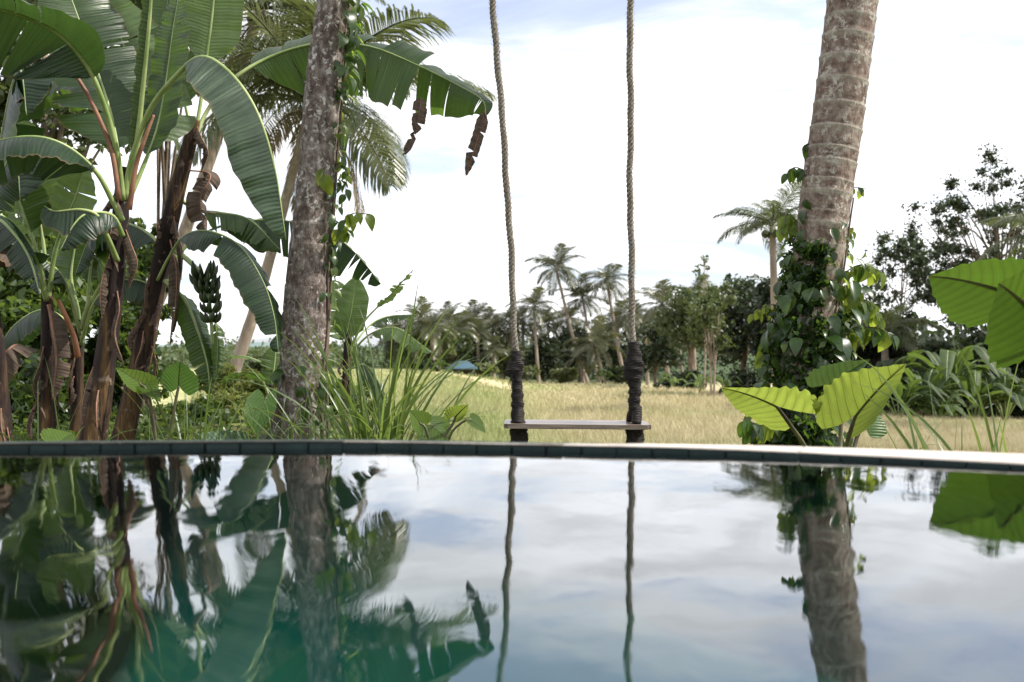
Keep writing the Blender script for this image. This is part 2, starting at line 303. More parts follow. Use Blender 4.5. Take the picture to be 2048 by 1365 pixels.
# ground
def fieldcol(b, vec, soil):
    n = b.noise(vec, 0.10, 4, 0.6, 0.5); n2 = b.noise(vec, 1.6, 5, 0.65); n3 = b.noise(b.map(vec, (1, 0.35, 1), (9, 3, 0)), 0.16, 3)
    straw = b.mix(b.mr(n2, 0.35, 0.65), (0.37, 0.325, 0.18), (0.54, 0.485, 0.32)); green = b.mix(b.mr(n2, 0.35, 0.65), (0.22, 0.27, 0.09), (0.36, 0.40, 0.17))
    sx = b.n('SeparateXYZ'); b.l(vec, sx.inputs[0])
    ratio = b.math('DIVIDE', sx.outputs[0], b.math('MAXIMUM', sx.outputs[1], 1.0))
    left = b.mr(b.math('ADD', ratio, b.math('MULTIPLY', b.math('SUBTRACT', n3, 0.5), 0.12)), 0.06, -0.02)
    f = b.math('ADD', b.math('MULTIPLY', left, 0.62), b.mr(n, 0.5, 0.64, 0, 0.5), True)
    c = b.mix(f, straw, green)
    if soil:
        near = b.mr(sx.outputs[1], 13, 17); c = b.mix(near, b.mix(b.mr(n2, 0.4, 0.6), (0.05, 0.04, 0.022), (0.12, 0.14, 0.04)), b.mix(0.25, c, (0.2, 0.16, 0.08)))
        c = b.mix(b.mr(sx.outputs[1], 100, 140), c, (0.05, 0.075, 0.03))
    return c
b = NB('field_ground'); M['ground'] = b.fin(fieldcol(b, b.tc.outputs['Object'], True), 0.95, 0.1)
b = NB('rice'); c = fieldcol(b, b.tc.outputs['Object'], False); b.fin(c, 0.7, 0.2); b.translucent(c, 0.25); M['rice'] = b.m
b = NB('dry_path'); n = b.noise(b.tc.outputs['Object'], 1.5, 5, 0.7); M['path'] = b.fin(b.mix(n, (0.33, 0.27, 0.15), (0.46, 0.39, 0.25)), 0.95, 0.1)
b = NB('far_hill'); n = b.noise(b.tc.outputs['Object'], 0.02, 6, 0.7); M['hill'] = b.fin(b.mix(n, (0.12, 0.17, 0.17), (0.20, 0.25, 0.24)), 1.0, 0.0)  # haze of distance tinted into the bluish base colour
b = NB('roof_blue'); M['roof'] = b.fin(b.mix(b.noise(b.tc.outputs['Object'], 3), (0.03, 0.075, 0.11), (0.06, 0.12, 0.16)), 0.5)
b = NB('hut_wood'); M['hutwood'] = b.fin(b.mix(b.noise(b.tc.outputs['Object'], 3), (0.06, 0.05, 0.04), (0.16, 0.13, 0.10)), 0.8)

# ------------------------------------------------------------------ ground
xs = np.concatenate([np.linspace(-1500, -60, 14), np.linspace(-55, 75, 105), np.linspace(80, 1500, 14)])
ys = np.concatenate([[-200, -20, -4, 1.0, 1.86], np.linspace(1.98, 20, 55), np.linspace(20.6, 135, 90), np.array([150, 200, 300, 500, 900, 1600, 3000])])
V = [(x, y, (-2.6 if y < 1.9 and abs(x) < 30 else gz(x, y))) for y in ys for x in xs]; nx = len(xs)
Fc = np.array([(j * nx + i, j * nx + i + 1, (j + 1) * nx + i + 1, (j + 1) * nx + i) for j in range(len(ys) - 1) for i in range(nx - 1)])
tag(add('ground', V, Fc, M['ground']), kind='structure')
# distant ridge
px_ = np.linspace(-1400, 1500, 140); hz = 5 + 5 * np.sin(px_ / 190) + 3 * np.sin(px_ / 61 + 1) + 1.5 * np.sin(px_ / 17)
V = [(x, 1500, -8) for x in px_] + [(x, 1560, h) for x, h in zip(px_, hz)] + [(x, 1700, -8) for x in px_]; k = len(px_)
Fc = [(i + r * k, i + 1 + r * k, i + 1 + (r + 1) * k, i + (r + 1) * k) for r in (0, 1) for i in range(k - 1)]
tag(add('hills', V, Fc, M['hill']), kind='structure')
# pale cart track curving through the field
tr = spl([P(1015, 786, 60), P(985, 765, 72), P(950, 756, 84), P(905, 750, 92)], 30); hw = np.linspace(1.6, 4.5, 30)
V = []
for p, w in zip(tr, hw):
    for s in (-1, 0, 1): V.append((p[0] + s * w, p[1], gz(p[0] + s * w, p[1]) + 0.05))
Fc = [(i * 3 + j, i * 3 + j + 1, i * 3 + j + 4, i * 3 + j + 3) for i in range(29) for j in (0, 1)]
tag(add('path', V, Fc, M['path']), kind='structure')
# rice: one mass of tufts
bt = [(-1.2, 60), (-0.3, 70), (-0.12, 104), (0.03, 118), (0.10, 108), (0.14, 84), (0.24, 50), (0.39, 27), (0.52, 23), (0.8, 22)]
def far_edge(t): return np.interp(t, [a for a, _ in bt], [c for _, c in bt])
def tufts(n, ymin, seed, tlo=-0.32, thi=0.62):
    g = np.random.default_rng(seed)
    t = g.uniform(tlo, thi, n); u = g.uniform(0, 1, n); fe = far_edge(t)
    Y = 1 / (1 / ymin + u * (1 / fe - 1 / ymin)); X = t * Y
    nearpath = np.min(np.abs(X[:, None] - tr[None, :, 0]) / hw[None, :] + np.abs(Y[:, None] - tr[None, :, 1]) / 3.0, axis=1)
    ok = nearpath > g.uniform(.2, 1.5, n); X, Y = X[ok], Y[ok]
    Z = np.array([gz(x, y) for x, y in zip(X, Y)]); return X, Y, Z, g
X, Y, Z, g = tufts(42000, 14.5, 3); nb = 4; n = len(X)
base = np.repeat(np.stack([X, Y, Z], 1), nb, 0); m_ = len(base); yy = base[:, 1]
an = g.uniform(0, 2 * math.pi, m_); hgt = g.uniform(0.16, 0.34, m_) * (1 + 0.002 * yy); w = np.maximum(0.012, 0.0007 * yy)
base[:, 0] += g.normal(0, 0.05, m_); base[:, 1] += g.normal(0, 0.05, m_); base[:, 2] -= 0.02
lean = g.uniform(0.2, 0.9, m_) * hgt; dx, dy = np.cos(an), np.sin(an); wa = g.uniform(0, 2 * math.pi, m_)
tipp = base + np.stack([dx * lean, dy * lean, hgt], 1); sdv = np.stack([np.cos(wa) * w, np.sin(wa) * w, np.zeros(m_)], 1)
V = np.stack([base - sdv, base + sdv, tipp], 1).reshape(-1, 3); Fc = np.arange(m_ * 3).reshape(-1, 3)
tag(add('rice', V, Fc, M['rice'], smooth=False), 'ripening straw coloured rice covering the field', 'rice', kind='stuff')

# ------------------------------------------------------------------ pool
wl = [(-700, 906), (-300, 903), (0, 900), (350, 898), (700, 895.5), (1024, 901.5), (1300, 906), (1600, 915.5), (2048, 937), (2500, 961), (2900, 985)]
lipz = [(-700, .013), (0, .0132), (700, .0140), (1024, .0132), (1300, .0132), (1600, .0112), (2048, .0085), (2900, .008)]
cw = [(-700, .06), (0, .06), (700, .06), (1024, .065), (1300, .085), (1600, .11), (2048, .17), (2900, .18)]
oz = [(-700, -.04), (0, -.03), (700, -.022), (1024, -.007), (1300, -.005), (1600, -.003), (2900, -.002)]
ip = lambda tb, x: float(np.interp(x, [a for a, _ in tb], [c for _, c in tb]))
pxs = np.linspace(-700, 2900, 121)
wls = np.array([ip(wl, x) for x in pxs]); ker = np.ones(13) / 13
wls = np.convolve(np.pad(wls, 6, mode='edge'), ker, 'valid')
ed = CZ * F / (wls - HY); edge = np.stack([(pxs - 1024) / F * ed, ed], 1); lz = np.array([ip(lipz, x) for x in pxs])
tg = np.gradient(edge, axis=0); tg /= np.linalg.norm(tg, axis=1)[:, None]; outn = np.stack([-tg[:, 1], tg[:, 0]], 1)
arc = np.r_[0, np.cumsum(np.linalg.norm(np.diff(edge, axis=0), axis=1))]
def at(s, off, z):
    x = np.interp(s, arc, edge[:, 0]); y = np.interp(s, arc, edge[:, 1]); nx_ = np.interp(s, arc, outn[:, 0]); ny_ = np.interp(s, arc, outn[:, 1])
    return np.array([x + nx_ * off, y + ny_ * off, z])
x0, y0 = edge[0]; x1, y1 = edge[-1]; ZF = -0.24; ZD = -1.1; BK = -3.2
# inner wall behind the tiles, continued round the sides
loop = [(x0, BK), (x0, y0)] + [tuple(e) for e in edge[1:-1]] + [(x1, y1), (x1, BK)]
nrmo = [(-1, 0), (-1, .3)] + [tuple(o) for o in outn[1:-1]] + [(1, .3), (1, 0)]
zt = [lz[0] - .003] + list(lz - .003) + [lz[-1] - .003]
V = []; 
for (x, y), (a, c), z in zip(loop, nrmo, zt):
    V += [(x + a * .005, y + c * .005, ZD), (x + a * .005, y + c * .005, z), (x + a * .05, y + c * .05, z), (x + a * .05, y + c * .05, ZD)]
k = len(loop); Fc = [(i * 4 + j, (i + 1) * 4 + j, (i + 1) * 4 + (j + 1) % 4, i * 4 + (j + 1) % 4) for i in range(k - 1) for j in range(4)] + [(0, 1, 2, 3), (k * 4 - 1, k * 4 - 2, k * 4 - 3, k * 4 - 4)]
pwall = tag(add('pool_wall', V, Fc, M['poolwall'], smooth=False), kind='structure')
# waterline tiles
tl, th = 0.062, 0.0125; cnt = 0
for row in range(4):
    s = 0.02 + (row % 2) * tl * .5
    while s < arc[-1] - tl and cnt < 300:
        ss = s + tl * .5; xx = at(ss, 0, 0)[0]
        if -1.35 < xx < 1.35:
            zl = float(np.interp(ss, arc, lz)) - .0024; jz = random.uniform(-.0012, .0012); pr = random.uniform(0, .0035)
            g_ = .0012; zt_, zb_ = zl - row * th - g_, zl - (row + 1) * th
            pts = []
            for off in (-.002 - pr, .0045):
                for q in (s + g_ + random.uniform(0, .002), s + tl - random.uniform(0, .002)):
                    for z in (zb_ + random.uniform(0, .0008), zt_ - random.uniform(0, .0012)): pts.append(at(q, off, z))
            V = np.array(pts); f = [(0, 1, 3, 2), (4, 6, 7, 5), (0, 4, 5, 1), (2, 3, 7, 6), (0, 2, 6, 4), (1, 5, 7, 3)]
            add('tile', V, f, M['tile'], pwall, smooth=False); cnt += 1
        s += tl
# coping slabs
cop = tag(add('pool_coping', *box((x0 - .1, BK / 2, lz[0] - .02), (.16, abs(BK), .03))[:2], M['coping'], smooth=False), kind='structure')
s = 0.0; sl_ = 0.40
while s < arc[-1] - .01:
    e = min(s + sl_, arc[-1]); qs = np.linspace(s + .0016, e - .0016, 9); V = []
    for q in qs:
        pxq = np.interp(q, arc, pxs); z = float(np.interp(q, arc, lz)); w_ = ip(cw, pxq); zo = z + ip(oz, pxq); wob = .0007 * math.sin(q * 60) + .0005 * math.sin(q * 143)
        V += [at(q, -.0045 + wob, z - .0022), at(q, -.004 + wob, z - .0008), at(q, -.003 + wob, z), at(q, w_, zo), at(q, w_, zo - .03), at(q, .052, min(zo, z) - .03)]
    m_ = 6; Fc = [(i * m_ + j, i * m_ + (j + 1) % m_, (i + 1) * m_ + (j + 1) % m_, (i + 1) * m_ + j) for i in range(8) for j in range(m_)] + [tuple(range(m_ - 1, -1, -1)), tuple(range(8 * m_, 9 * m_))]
    add('slab', V, Fc, M['coping' if np.interp((s + e) / 2, arc, pxs) > 1330 else 'coping_mid' if np.interp((s + e) / 2, arc, pxs) > 900 else 'coping_dark'], cop, smooth=False); s = e  # painted shade along the rim: dark slabs left, mid tone, then bright
# retaining wall under the coping
V = []
for q in np.linspace(0, arc[-1], 60): V += [at(q, .053, -1.3), at(q, .053, -.055), at(q, .058, -.055), at(q, .058, -1.3)]
tag(add('retaining_wall', V, [(i * 4 + j, i * 4 + (j + 1) % 4, (i + 1) * 4 + (j + 1) % 4, (i + 1) * 4 + j) for i in range(59) for j in range(4)], M['poolwall'], smooth=False), kind='structure')
# floors: a sunlit shallow shelf and a deep end to the left
def clipx(y): return -0.37 * y - 0.02
ins = [at(q, .004, ZF) for q in np.linspace(0, arc[-1], 60)]; sh = [p for p in ins if p[0] > clipx(p[1])]
fzf = lambda y: -.39
m_ = len(sh); V = []
for a_, zz_ in ((.006, -.03), (.012, -.12), (.03, -.22), (.08, -.29), (.16, -.34), (.28, -.37), (.42, -.385)): V += [(p[0], p[1] - a_, zz_) for p in sh]
V += [(p[0] * .62, 1.0, fzf(1.0)) for p in sh] + [(p[0] * .3 + .5, BK, -.39) for p in sh]; k = len(V)
V2 = V + [(x, y, ZD) for x, y, _ in V]
tag(add('pool_floor', V2, [(r * m_ + i, r * m_ + i + 1, r * m_ + m_ + i + 1, r * m_ + m_ + i) for r in range(8) for i in range(m_ - 1)] + [(r * m_, r * m_ + m_, r * m_ + m_ + k, r * m_ + k) for r in range(8)], M['floor'], smooth=True), kind='structure')
tag(add('pool_deep_floor', [(x0, BK, ZD + .01), (x1, BK, ZD + .01), (x1, 2, ZD + .01), (x0, 2, ZD + .01)], [(0, 1, 2, 3)], M['poolwall'], smooth=False), kind='structure')
V = [tuple(at(q, .004, 0)) for q in np.linspace(0, arc[-1], 100)] + [(x1, BK, 0), (x0, BK, 0)]
tag(add('water', V, [tuple(range(len(V)))[::-1]], M['water'], smooth=False), kind='structure')

fl = P(758, 946, CZ * F / 256)
fo = tag(add('floating_leaf', [(fl[0] + x, fl[1] + y, .002 + z) for x, y, z in ((-.011, 0, 0), (-.004, .004, .0015), (.004, .004, .002), (.011, .001, .004), (.004, -.004, .001), (-.004, -.004, 0))] + [(fl[0] + x, fl[1] + y, .0005 + z) for x, y, z in ((-.011, 0, 0), (-.004, .004, .0015), (.004, .004, .002), (.011, .001, .004), (.004, -.004, .001), (-.004, -.004, 0))], [tuple(range(6)), tuple(range(11, 5, -1))] + [(i, i + 6, (i + 1) % 6 + 6, (i + 1) % 6) for i in range(6)], M['ban_dry']), 'tiny brown leaf floating on the water near the pool edge', 'leaf')
# ------------------------------------------------------------------ swing
SD = 5.1
sw = thing('rope_swing', 'wooden plank swing hanging on two thick ropes bound with black fibre', 'swing', P(1155, 880, SD))
seat_c = P(1155, 848, SD); sz = seat_c[2]
me = bpy.data.meshes.new('seat')
import bmesh
bm = bmesh.new(); bmesh.ops.create_cube(bm, size=1); bmesh.ops.scale(bm, vec=(.752, .30, .024), verts=bm.verts)
bmesh.ops.bevel(bm, geom=[e for e in bm.edges if abs(e.verts[0].co.z - e.verts[1].co.z) > .01], offset=.02, segments=3, affect='EDGES')
bmesh.ops.bevel(bm, geom=bm.edges[:], offset=.0025, segments=2, affect='EDGES'); bm.to_mesh(me); bm.free(); me.materials.append(M['wood'])
so_ = bpy.data.objects.new('seat', me); col.objects.link(so_); so_.parent = sw; ORG[so_.name] = ORG[sw.name]
so_.location = Vector(seat_c - ORG[sw.name]) + Vector((0, .11, -.012)); so_.rotation_euler = (R(.3), R(.4), R(-.8))
YS = SD + .06
BEAM_Z = 3.3
def strands(pts, Rr, pitch, ns=3, n=7, seg=11):
    pts = np.asarray(pts); Ls = np.r_[0, np.cumsum(np.linalg.norm(np.diff(pts, axis=0), axis=1))]; Lt = Ls[-1]
    m = int(Lt / pitch * seg); q = np.linspace(0, Lt, m); cc = np.stack([np.interp(q, Ls, pts[:, i]) for i in range(3)], 1)
    cc[:, 0] += .003 * np.sin(q * 9) + .002 * np.sin(q * 23); T, A, B = frames(cc); out = []
    for s in range(ns):
        ph = (q + .03 * np.sin(q * 2.3) + .012 * np.sin(q * 7.1 + 1)) / pitch * 2 * math.pi + s * 2 * math.pi / ns; wob = 1 + .07 * np.sin(q * 31 + s)
        out.append(tube(cc + (A * np.cos(ph)[:, None] + B * np.sin(ph)[:, None]) * (Rr * .52), Rr * .58 * wob, n))
    return join(out), cc
def fuzz(cc, Rr, n, ln, w=.0006):
    V = []; 
    for _ in range(n):
        p = cc[random.randrange(len(cc))]; a = random.uniform(0, 6.28); o = np.array([math.cos(a), math.sin(a), random.uniform(-.8, .5)])
        b0 = p + o * Rr * .8; b1 = b0 + nrm(o + rng.normal(0, .5, 3)) * ln * random.uniform(.4, 1.3); sdv = nrm(np.cross(o, [0, 1, .2])) * w
        V += [b0 - sdv, b0 + sdv, b1]
    return np.array(V), np.arange(len(V)).reshape(-1, 3)
ropes = [[(1036, 846), (1034, 760), (1031, 690), (1026, 600), (1016, 400), (1002, 210), (994, 100), (984, 0), (970, -180), (952, -520)],
         [(1270, 846), (1268, 760), (1267, 690), (1264, 600), (1261, 400), (1261, 200), (1261, 0), (1261, -180), (1261, -520)]]
tops = []
for ri, rp in enumerate(ropes):
    pts = spl([P(x, y, YS) for x, y in rp], 120); top = pts[pts[:, 2] <= BEAM_Z + .0]; tops.append(top[-1])
    (V, Fc, U), cc = strands(top, .0165, .066)
    ro = add('rope', V, Fc, M['rope'], sw)
    v, f = fuzz(cc, .024, 2600, .013); tag(add('fuzz', v, f, M['rope'], ro, smooth=False), kind='stuff')
    # black binding with windings
    if ri == 0: prof = [(846, 15), (838, 13), (815, 12.5), (790, 12), (768, 10.5), (757, 9.5), (750, 15), (740, 18), (730, 15.5), (718, 12), (702, 11)]
    else: prof = [(820, 11), (800, 12), (780, 12.5), (768, 12.5), (757, 17), (745, 20), (730, 20.5), (718, 17), (706, 13), (694, 11.5), (684, 11)]
    yq = np.linspace(prof[0][0], prof[-1][0], 150); rr = np.interp(-yq, [-a for a, _ in prof], [c for _, c in prof]) / F * YS
    cx_ = np.interp(-yq, [-y for _, y in rp], [x for x, _ in rp])
    if ri == 0: cx_ -= 4.0 * np.exp(-((yq - 740) / 9) ** 2)
    if ri == 1: cx_ += 1.5 * np.sin(yq / 11)
    cl = np.array([P(x, y, YS) for x, y in zip(cx_, yq)]); ph = np.random.default_rng(ri).uniform(0, 6, 150)
    rr2 = rr * (1 + .07 * np.sin(np.arange(150) * 1.9) + .05 * np.sin(np.arange(150) * .37))
    V, Fc, U = tube(cl, rr2, 14, True, lambda i, a: 1 + .07 * np.sin(a * 2 + i * .3) + .04 * np.sin(a * 5 + i))
    wr = add('binding', V, Fc, M['fibre'], sw); v, f = fuzz(cl, .028, 420, .022, .0007); tag(add('fuzz', v, f, M['fibre'], wr, smooth=False), kind='stuff')
    # the two bound legs that straddle the plank
    for ly, lx0, yt in ((YS - .04, 0, 846), (YS + .15, -12 if ri else -3, 836)):
        a = P(rp[0][0] + (3 if ri else 0), 815, YS); e_ = np.array([P(rp[0][0] + lx0 + (3 if ri else 0), 840, ly)[0], ly, sz - .002])
        V, Fc, U = tube(spl([a, (a + e_) / 2 + np.array([-.008 if lx0 else .003, 0, .0]), e_], 24), np.linspace(.027, .024, 24) * (1 + .08 * np.sin(np.arange(24) * 1.9)), 10)
        add('bound_leg', V, Fc, M['fibre'], sw)
    if ri == 0:
        tl_ = join([tube(spl([P(1024, 748, YS - .03), P(1020 + k * 2, 762, YS - .035), P(1015 + k * 3, 775 + k * 4, YS - .03)], 6), np.linspace(.0035, .0008, 6), 4) for k in range(4)])
        add('frayed_end', *tl_[:2], M['fibre'], sw)
    # rope knot under the plank
    kx = (1038, 1270)[ri]; ks = []
    cl = np.array([P(kx, 848, YS + .05) * 0 + np.array([P(kx, 0, YS + .05)[0], YS + .05, z]) for z in np.linspace(sz - .0245, sz - .15, 26)])
    pr = np.array([.043, .046, .047, .046, .047, .045, .046, .047, .046, .044, .046, .047, .046, .047, .046, .045, .046, .047, .046, .047, .045, .045, .043, .038, .028, .01]) * (1 + .05 * np.sin(np.arange(26) * 2.2))
    V, Fc, U = tube(cl, pr, 14, True, lambda i, a: 1 + .08 * np.sin(a * 3 + i * .5) + .05 * np.sin(a * 7 - i))
    kn = add('knot', V, Fc, M['fibre'], sw); v, f = fuzz(cl[:22], .05, 300, .02, .0007); tag(add('fuzz', v, f, M['rope'], kn, smooth=False), kind='stuff')

# ------------------------------------------------------------------ the two big palms
def frond_mesh(name, mat, e0, e1, pairs, seed, droop=0.45, ll=0.30, lw=0.012, dens=1.0):
    g = random.Random(seed); n = 22; s = np.linspace(0, 1, n); el = np.radians(e0 + (e1 - e0) * s ** 1.25)
    p = np.zeros((n, 3)); dl = 1 / (n - 1); sw_ = g.uniform(-.25, .25)
    for i in range(1, n): p[i] = p[i - 1] + dl * np.array([math.cos(el[i]), sw_ * s[i] * .5, math.sin(el[i])])
    V, Fc, U = tube(p, .011 * (1 - s * .88), 4); V = list(V); Fc = list(Fc)
    for k in range(pairs):
        q = .14 + .85 * (k + .5) / pairs; i = q * (n - 1); i0 = int(i); fr = i - i0; c = p[i0] * (1 - fr) + p[min(i0 + 1, n - 1)] * fr
        T = nrm(p[min(i0 + 1, n - 1)] - p[i0]); S = nrm(np.cross(T, [0, 0, 1])); U_ = np.cross(S, T)
        ln = ll * (math.sin(math.pi * min(1, .12 + q * .86)) ** .6) * g.uniform(.8, 1.1)
        for sg in (-1, 1):
            if g.random() > dens: continue
            d1 = nrm(T * (.35 + .6 * q) + S * sg * .9 + U_ * (.25 - droop * .3) + np.array([g.uniform(-.1, .1), g.uniform(-.1, .1), g.uniform(-.12, .06)]))
            d2 = nrm(d1 + np.array([0, 0, -1]) * droop * g.uniform(.9, 1.7)); d3 = nrm(d2 + np.array([0, 0, -1]) * droop * g.uniform(.6, 1.6))
            wv = nrm(np.cross(d1, U_ + S * sg * .4)) * lw; m1 = c + d1 * ln * .4; m2 = m1 + d2 * ln * .35; t_ = m2 + d3 * ln * .25; o = len(V)
            V += [c - wv * .5, c + wv * .5, m1 - wv, m1 + wv, m2 - wv * .7, m2 + wv * .7, t_]
            Fc += [(o, o + 1, o + 3, o + 2), (o + 2, o + 3, o + 5, o + 4), (o + 4, o + 5, o + 6)]
    return rawmesh(name, V, Fc, mat, smooth=False)
FR_NEAR = [frond_mesh('frond', M['frond'], e0, e1, 74, i, dr, .31, .0055, .93) for i, (e0, e1, dr) in enumerate([(62, 5, .3), (45, -35, .45), (25, -55, .6), (5, -70, .7), (35, -20, .4)])]
FR_DRY = [frond_mesh('frond', M['frond_dry'], -15, -85, 60, 20, .8, .26, .006), frond_mesh('frond', M['frond_dry'], -45, -88, 55, 21, .8, .24, .006)]
FR_FAR = [frond_mesh('frond', M['frond_far'], e0, e1, 30, 30 + i, dr * .75, .32, .012) for i, (e0, e1, dr) in enumerate([(68, 15, .25), (48, -30, .4), (25, -55, .5), (5, -70, .6), (-20, -80, .6)])]
def frond_crown(root, c, Lf, count, seed, meshes, dry=0, eled=None):
    g = random.Random(seed)
    for k in range(count):
        az = k * 2.39996 + g.uniform(-.25, .25); j = min(len(meshes) - 1, int(len(meshes) * (k + .5) / count)) if eled is None else eled(k)
        s = Lf * g.uniform(.85, 1.1) * (.75 if k < 2 else 1)
        Mx = Matrix.Translation(Vector(c)) @ Matrix.Rotation(az, 4, 'Z') @ Matrix.Rotation(g.uniform(-.18, .18), 4, 'Y') @ Matrix.Rotation(g.uniform(-.4, .4), 4, 'X') @ Matrix.Scale(s, 4)
        inst('frond', meshes[j], root, Mx)
    for k in range(dry):
        Mx = Matrix.Translation(Vector(c) - Vector((0, 0, .1))) @ Matrix.Rotation(k * 2.1 + seed, 4, 'Z') @ Matrix.Scale(Lf * .7, 4); o = inst('frond', FR_DRY[k % 2], root, Mx); o['label'] = 'dry hanging frond'
def palm_trunk_pts(ctrl, d, zbase, n):
    pts = [P(x, y, d) for x, y, _ in ctrl]; wd = [w / F * d / 2 for *_, w in ctrl]; z = [p[2] for p in pts]
    c = spl(pts, n); rad = np.interp(c[:, 2], z[::-1] if z[0] > z[-1] else z, wd[::-1] if z[0] > z[-1] else wd); return c, rad
def big_palm(label, ctrl, d, mat, ringamp, ringstep, crown_seed):
    root = thing('palm_tree', label, 'palm tree', P(ctrl[0][0], ctrl[0][1], d))
    c, rad = palm_trunk_pts(ctrl, d, 0, 420); g = np.random.default_rng(crown_seed)
    Ls = np.r_[0, np.cumsum(np.linalg.norm(np.diff(c, axis=0), axis=1))]
    edges_ = [0]; 
    while edges_[-1] < Ls[-1]: edges_.append(edges_[-1] + ringstep * g.uniform(.45, 1.6))
    edges_ = np.array(edges_); idx = np.searchsorted(edges_, Ls, 'right') - 1; ph = (Ls - edges_[idx]) / (edges_[np.minimum(idx + 1, len(edges_) - 1)] - edges_[idx] + 1e-9)
    tilt = g.uniform(-.5, .5, len(edges_) + 1)
    def rf(i, a):
        p2 = np.clip(ph[i] + .10 * np.sin(a + idx[i] * 1.7) * tilt[idx[i]], 0, 1)
        return 1 + ringamp * (p2 ** 5) - ringamp * .6 * (p2 < .06) + .012 * np.sin(3 * a + Ls[i] * 5) + .008 * np.sin(7 * a - Ls[i] * 9)
    V, Fc, U = tube(c, rad, 36, True, rf); U[:, 1] = np.concatenate([np.clip(ph[i] + .16 * np.sin(np.linspace(0, 2 * math.pi, 36, endpoint=False) + idx[i] * 1.7) * tilt[idx[i]] * (ph[i] > .12), 0, 1) for i in range(len(ph))]); add('trunk', V, Fc, mat, root, uv=U)
    top = c[-1]; frond_crown(root, top, 3.4, 16, crown_seed, FR_NEAR, 2)
    for k in range(5):
        a = k * 1.25; cc = top + np.array([.2 * math.cos(a), .2 * math.sin(a), -.22]); v, f, u = tube([cc + np.array([0, 0, z]) for z in (-.12, -.09, -.03, .03, .09, .12)], [.01, .06, .09, .09, .06, .01], 8); add('coconut', v, f, M['fruit'], root)
    return root, c, rad
LP, RP = 5.45, 5.55
lc = [(594, 990, 130), (598, 930, 122), (600, 860, 110), (606, 760, 97), (613, 600, 89), (622, 480, 80), (630, 380, 75), (640, 250, 73), (651, 130, 71), (670, 0, 68), (692, -160, 66), (716, -420, 64), (728, -900, 58), (738, -1700, 54), (744, -2800, 50), (750, -4600, 46)]
rc = [(1592, 1000, 128), (1596, 900, 116), (1604, 780, 108), (1614, 680, 103), (1624, 600, 101), (1645, 450, 99), (1660, 340, 100), (1673, 250, 100), (1690, 130, 98), (1706, 0, 97), (1722, -160, 92), (1750, -500, 86), (1790, -1200, 74), (1815, -2100, 66), (1850, -3300, 60), (1880, -4700, 54)]
lroot, lcl, lrad = big_palm('mottled grey-brown palm trunk rising left of the swing, vine on its right side', lc, LP, M['bark_grey'], .035, .17, 4)
rroot, rcl, rrad = big_palm('leaning ringed palm trunk right of the swing, base wrapped in vines', rc, RP, M['bark_ring'], .05, .085, 9)
# bamboo beam that carries the ropes, lashed to both trunks
def xat(cl, z): return np.array([np.interp(z, cl[:, 2], cl[:, k]) for k in range(3)])
a, e = xat(lcl, BEAM_Z), xat(rcl, BEAM_Z); yb = YS
p0 = np.array([a[0] - .35, LP - .16, BEAM_Z + .03]); p1 = np.array([e[0] + .35, RP - .17, BEAM_Z + .03]); 
mid_y = lambda x: np.interp(x, [p0[0], p1[0]], [p0[1], p1[1]])
bc = spl([p0, p0 * .5 + p1 * .5 + np.array([0, (YS - .5 * (p0[1] + p1[1])) , -.0]), p1], 60)
V, Fc, U = tube(bc, .05 * (1 + .1 * (np.arange(60) % 9 == 0)), 12); bo = add('beam', V, Fc, M['bamboo'], sw)
for tp in tops:
    cc = np.array([[tp[0] + .055 * math.cos(q) * 0 + .004 * q, YS + .058 * math.cos(q), BEAM_Z + .02 + .058 * math.sin(q)] for q in np.linspace(-1.5, 17, 90)]); v, f, u = tube(cc, .02, 7); add('lashing', v, f, M['rope'], sw)

# ------------------------------------------------------------------ leaves used by the vines
def ovate(name, mat, w=.5, fold=.25, droop=.35, n=6):
    V, Fc, U = [], [], []
    for i in range(n + 1):
        s = i / n; ww = w * .5 * (math.sin(math.pi * s ** .75) ** .85 if 0 < s < 1 else 0.0) + (.004 if i in (0, n) else 0); z = -droop * s * s; y = s * (1 - .15 * s)
        V += [(-ww, y, z + fold * ww + .01 * math.sin(5 * s)), (0, y, z), (ww, y, z + fold * ww - .01 * math.sin(6 * s))]; U += [(s, -1), (s, 0), (s, 1)]
        if i: o = (i - 1) * 3; Fc += [(o, o + 1, o + 4, o + 3), (o + 1, o + 2, o + 5, o + 4)]
    return rawmesh(name, V, Fc, mat, True, U)
VL = {k: [ovate('leaf', M[k], w, f, d) for w, f, d in ((.55, .3, .35), (.45, .5, .15), (.62, .2, .55))] for k in ('vine', 'vine_lime')}
def orient(pos, yd, zd, s):
    y = Vector(nrm(yd)); z = Vector(zd) - y * y.dot(Vector(zd)); z.normalize(); x = y.cross(z)
    Mx = Matrix((x, y, z)).transposed().to_4x4(); return Matrix.Translation(Vector(pos)) @ Mx @ Matrix.Scale(s, 4)
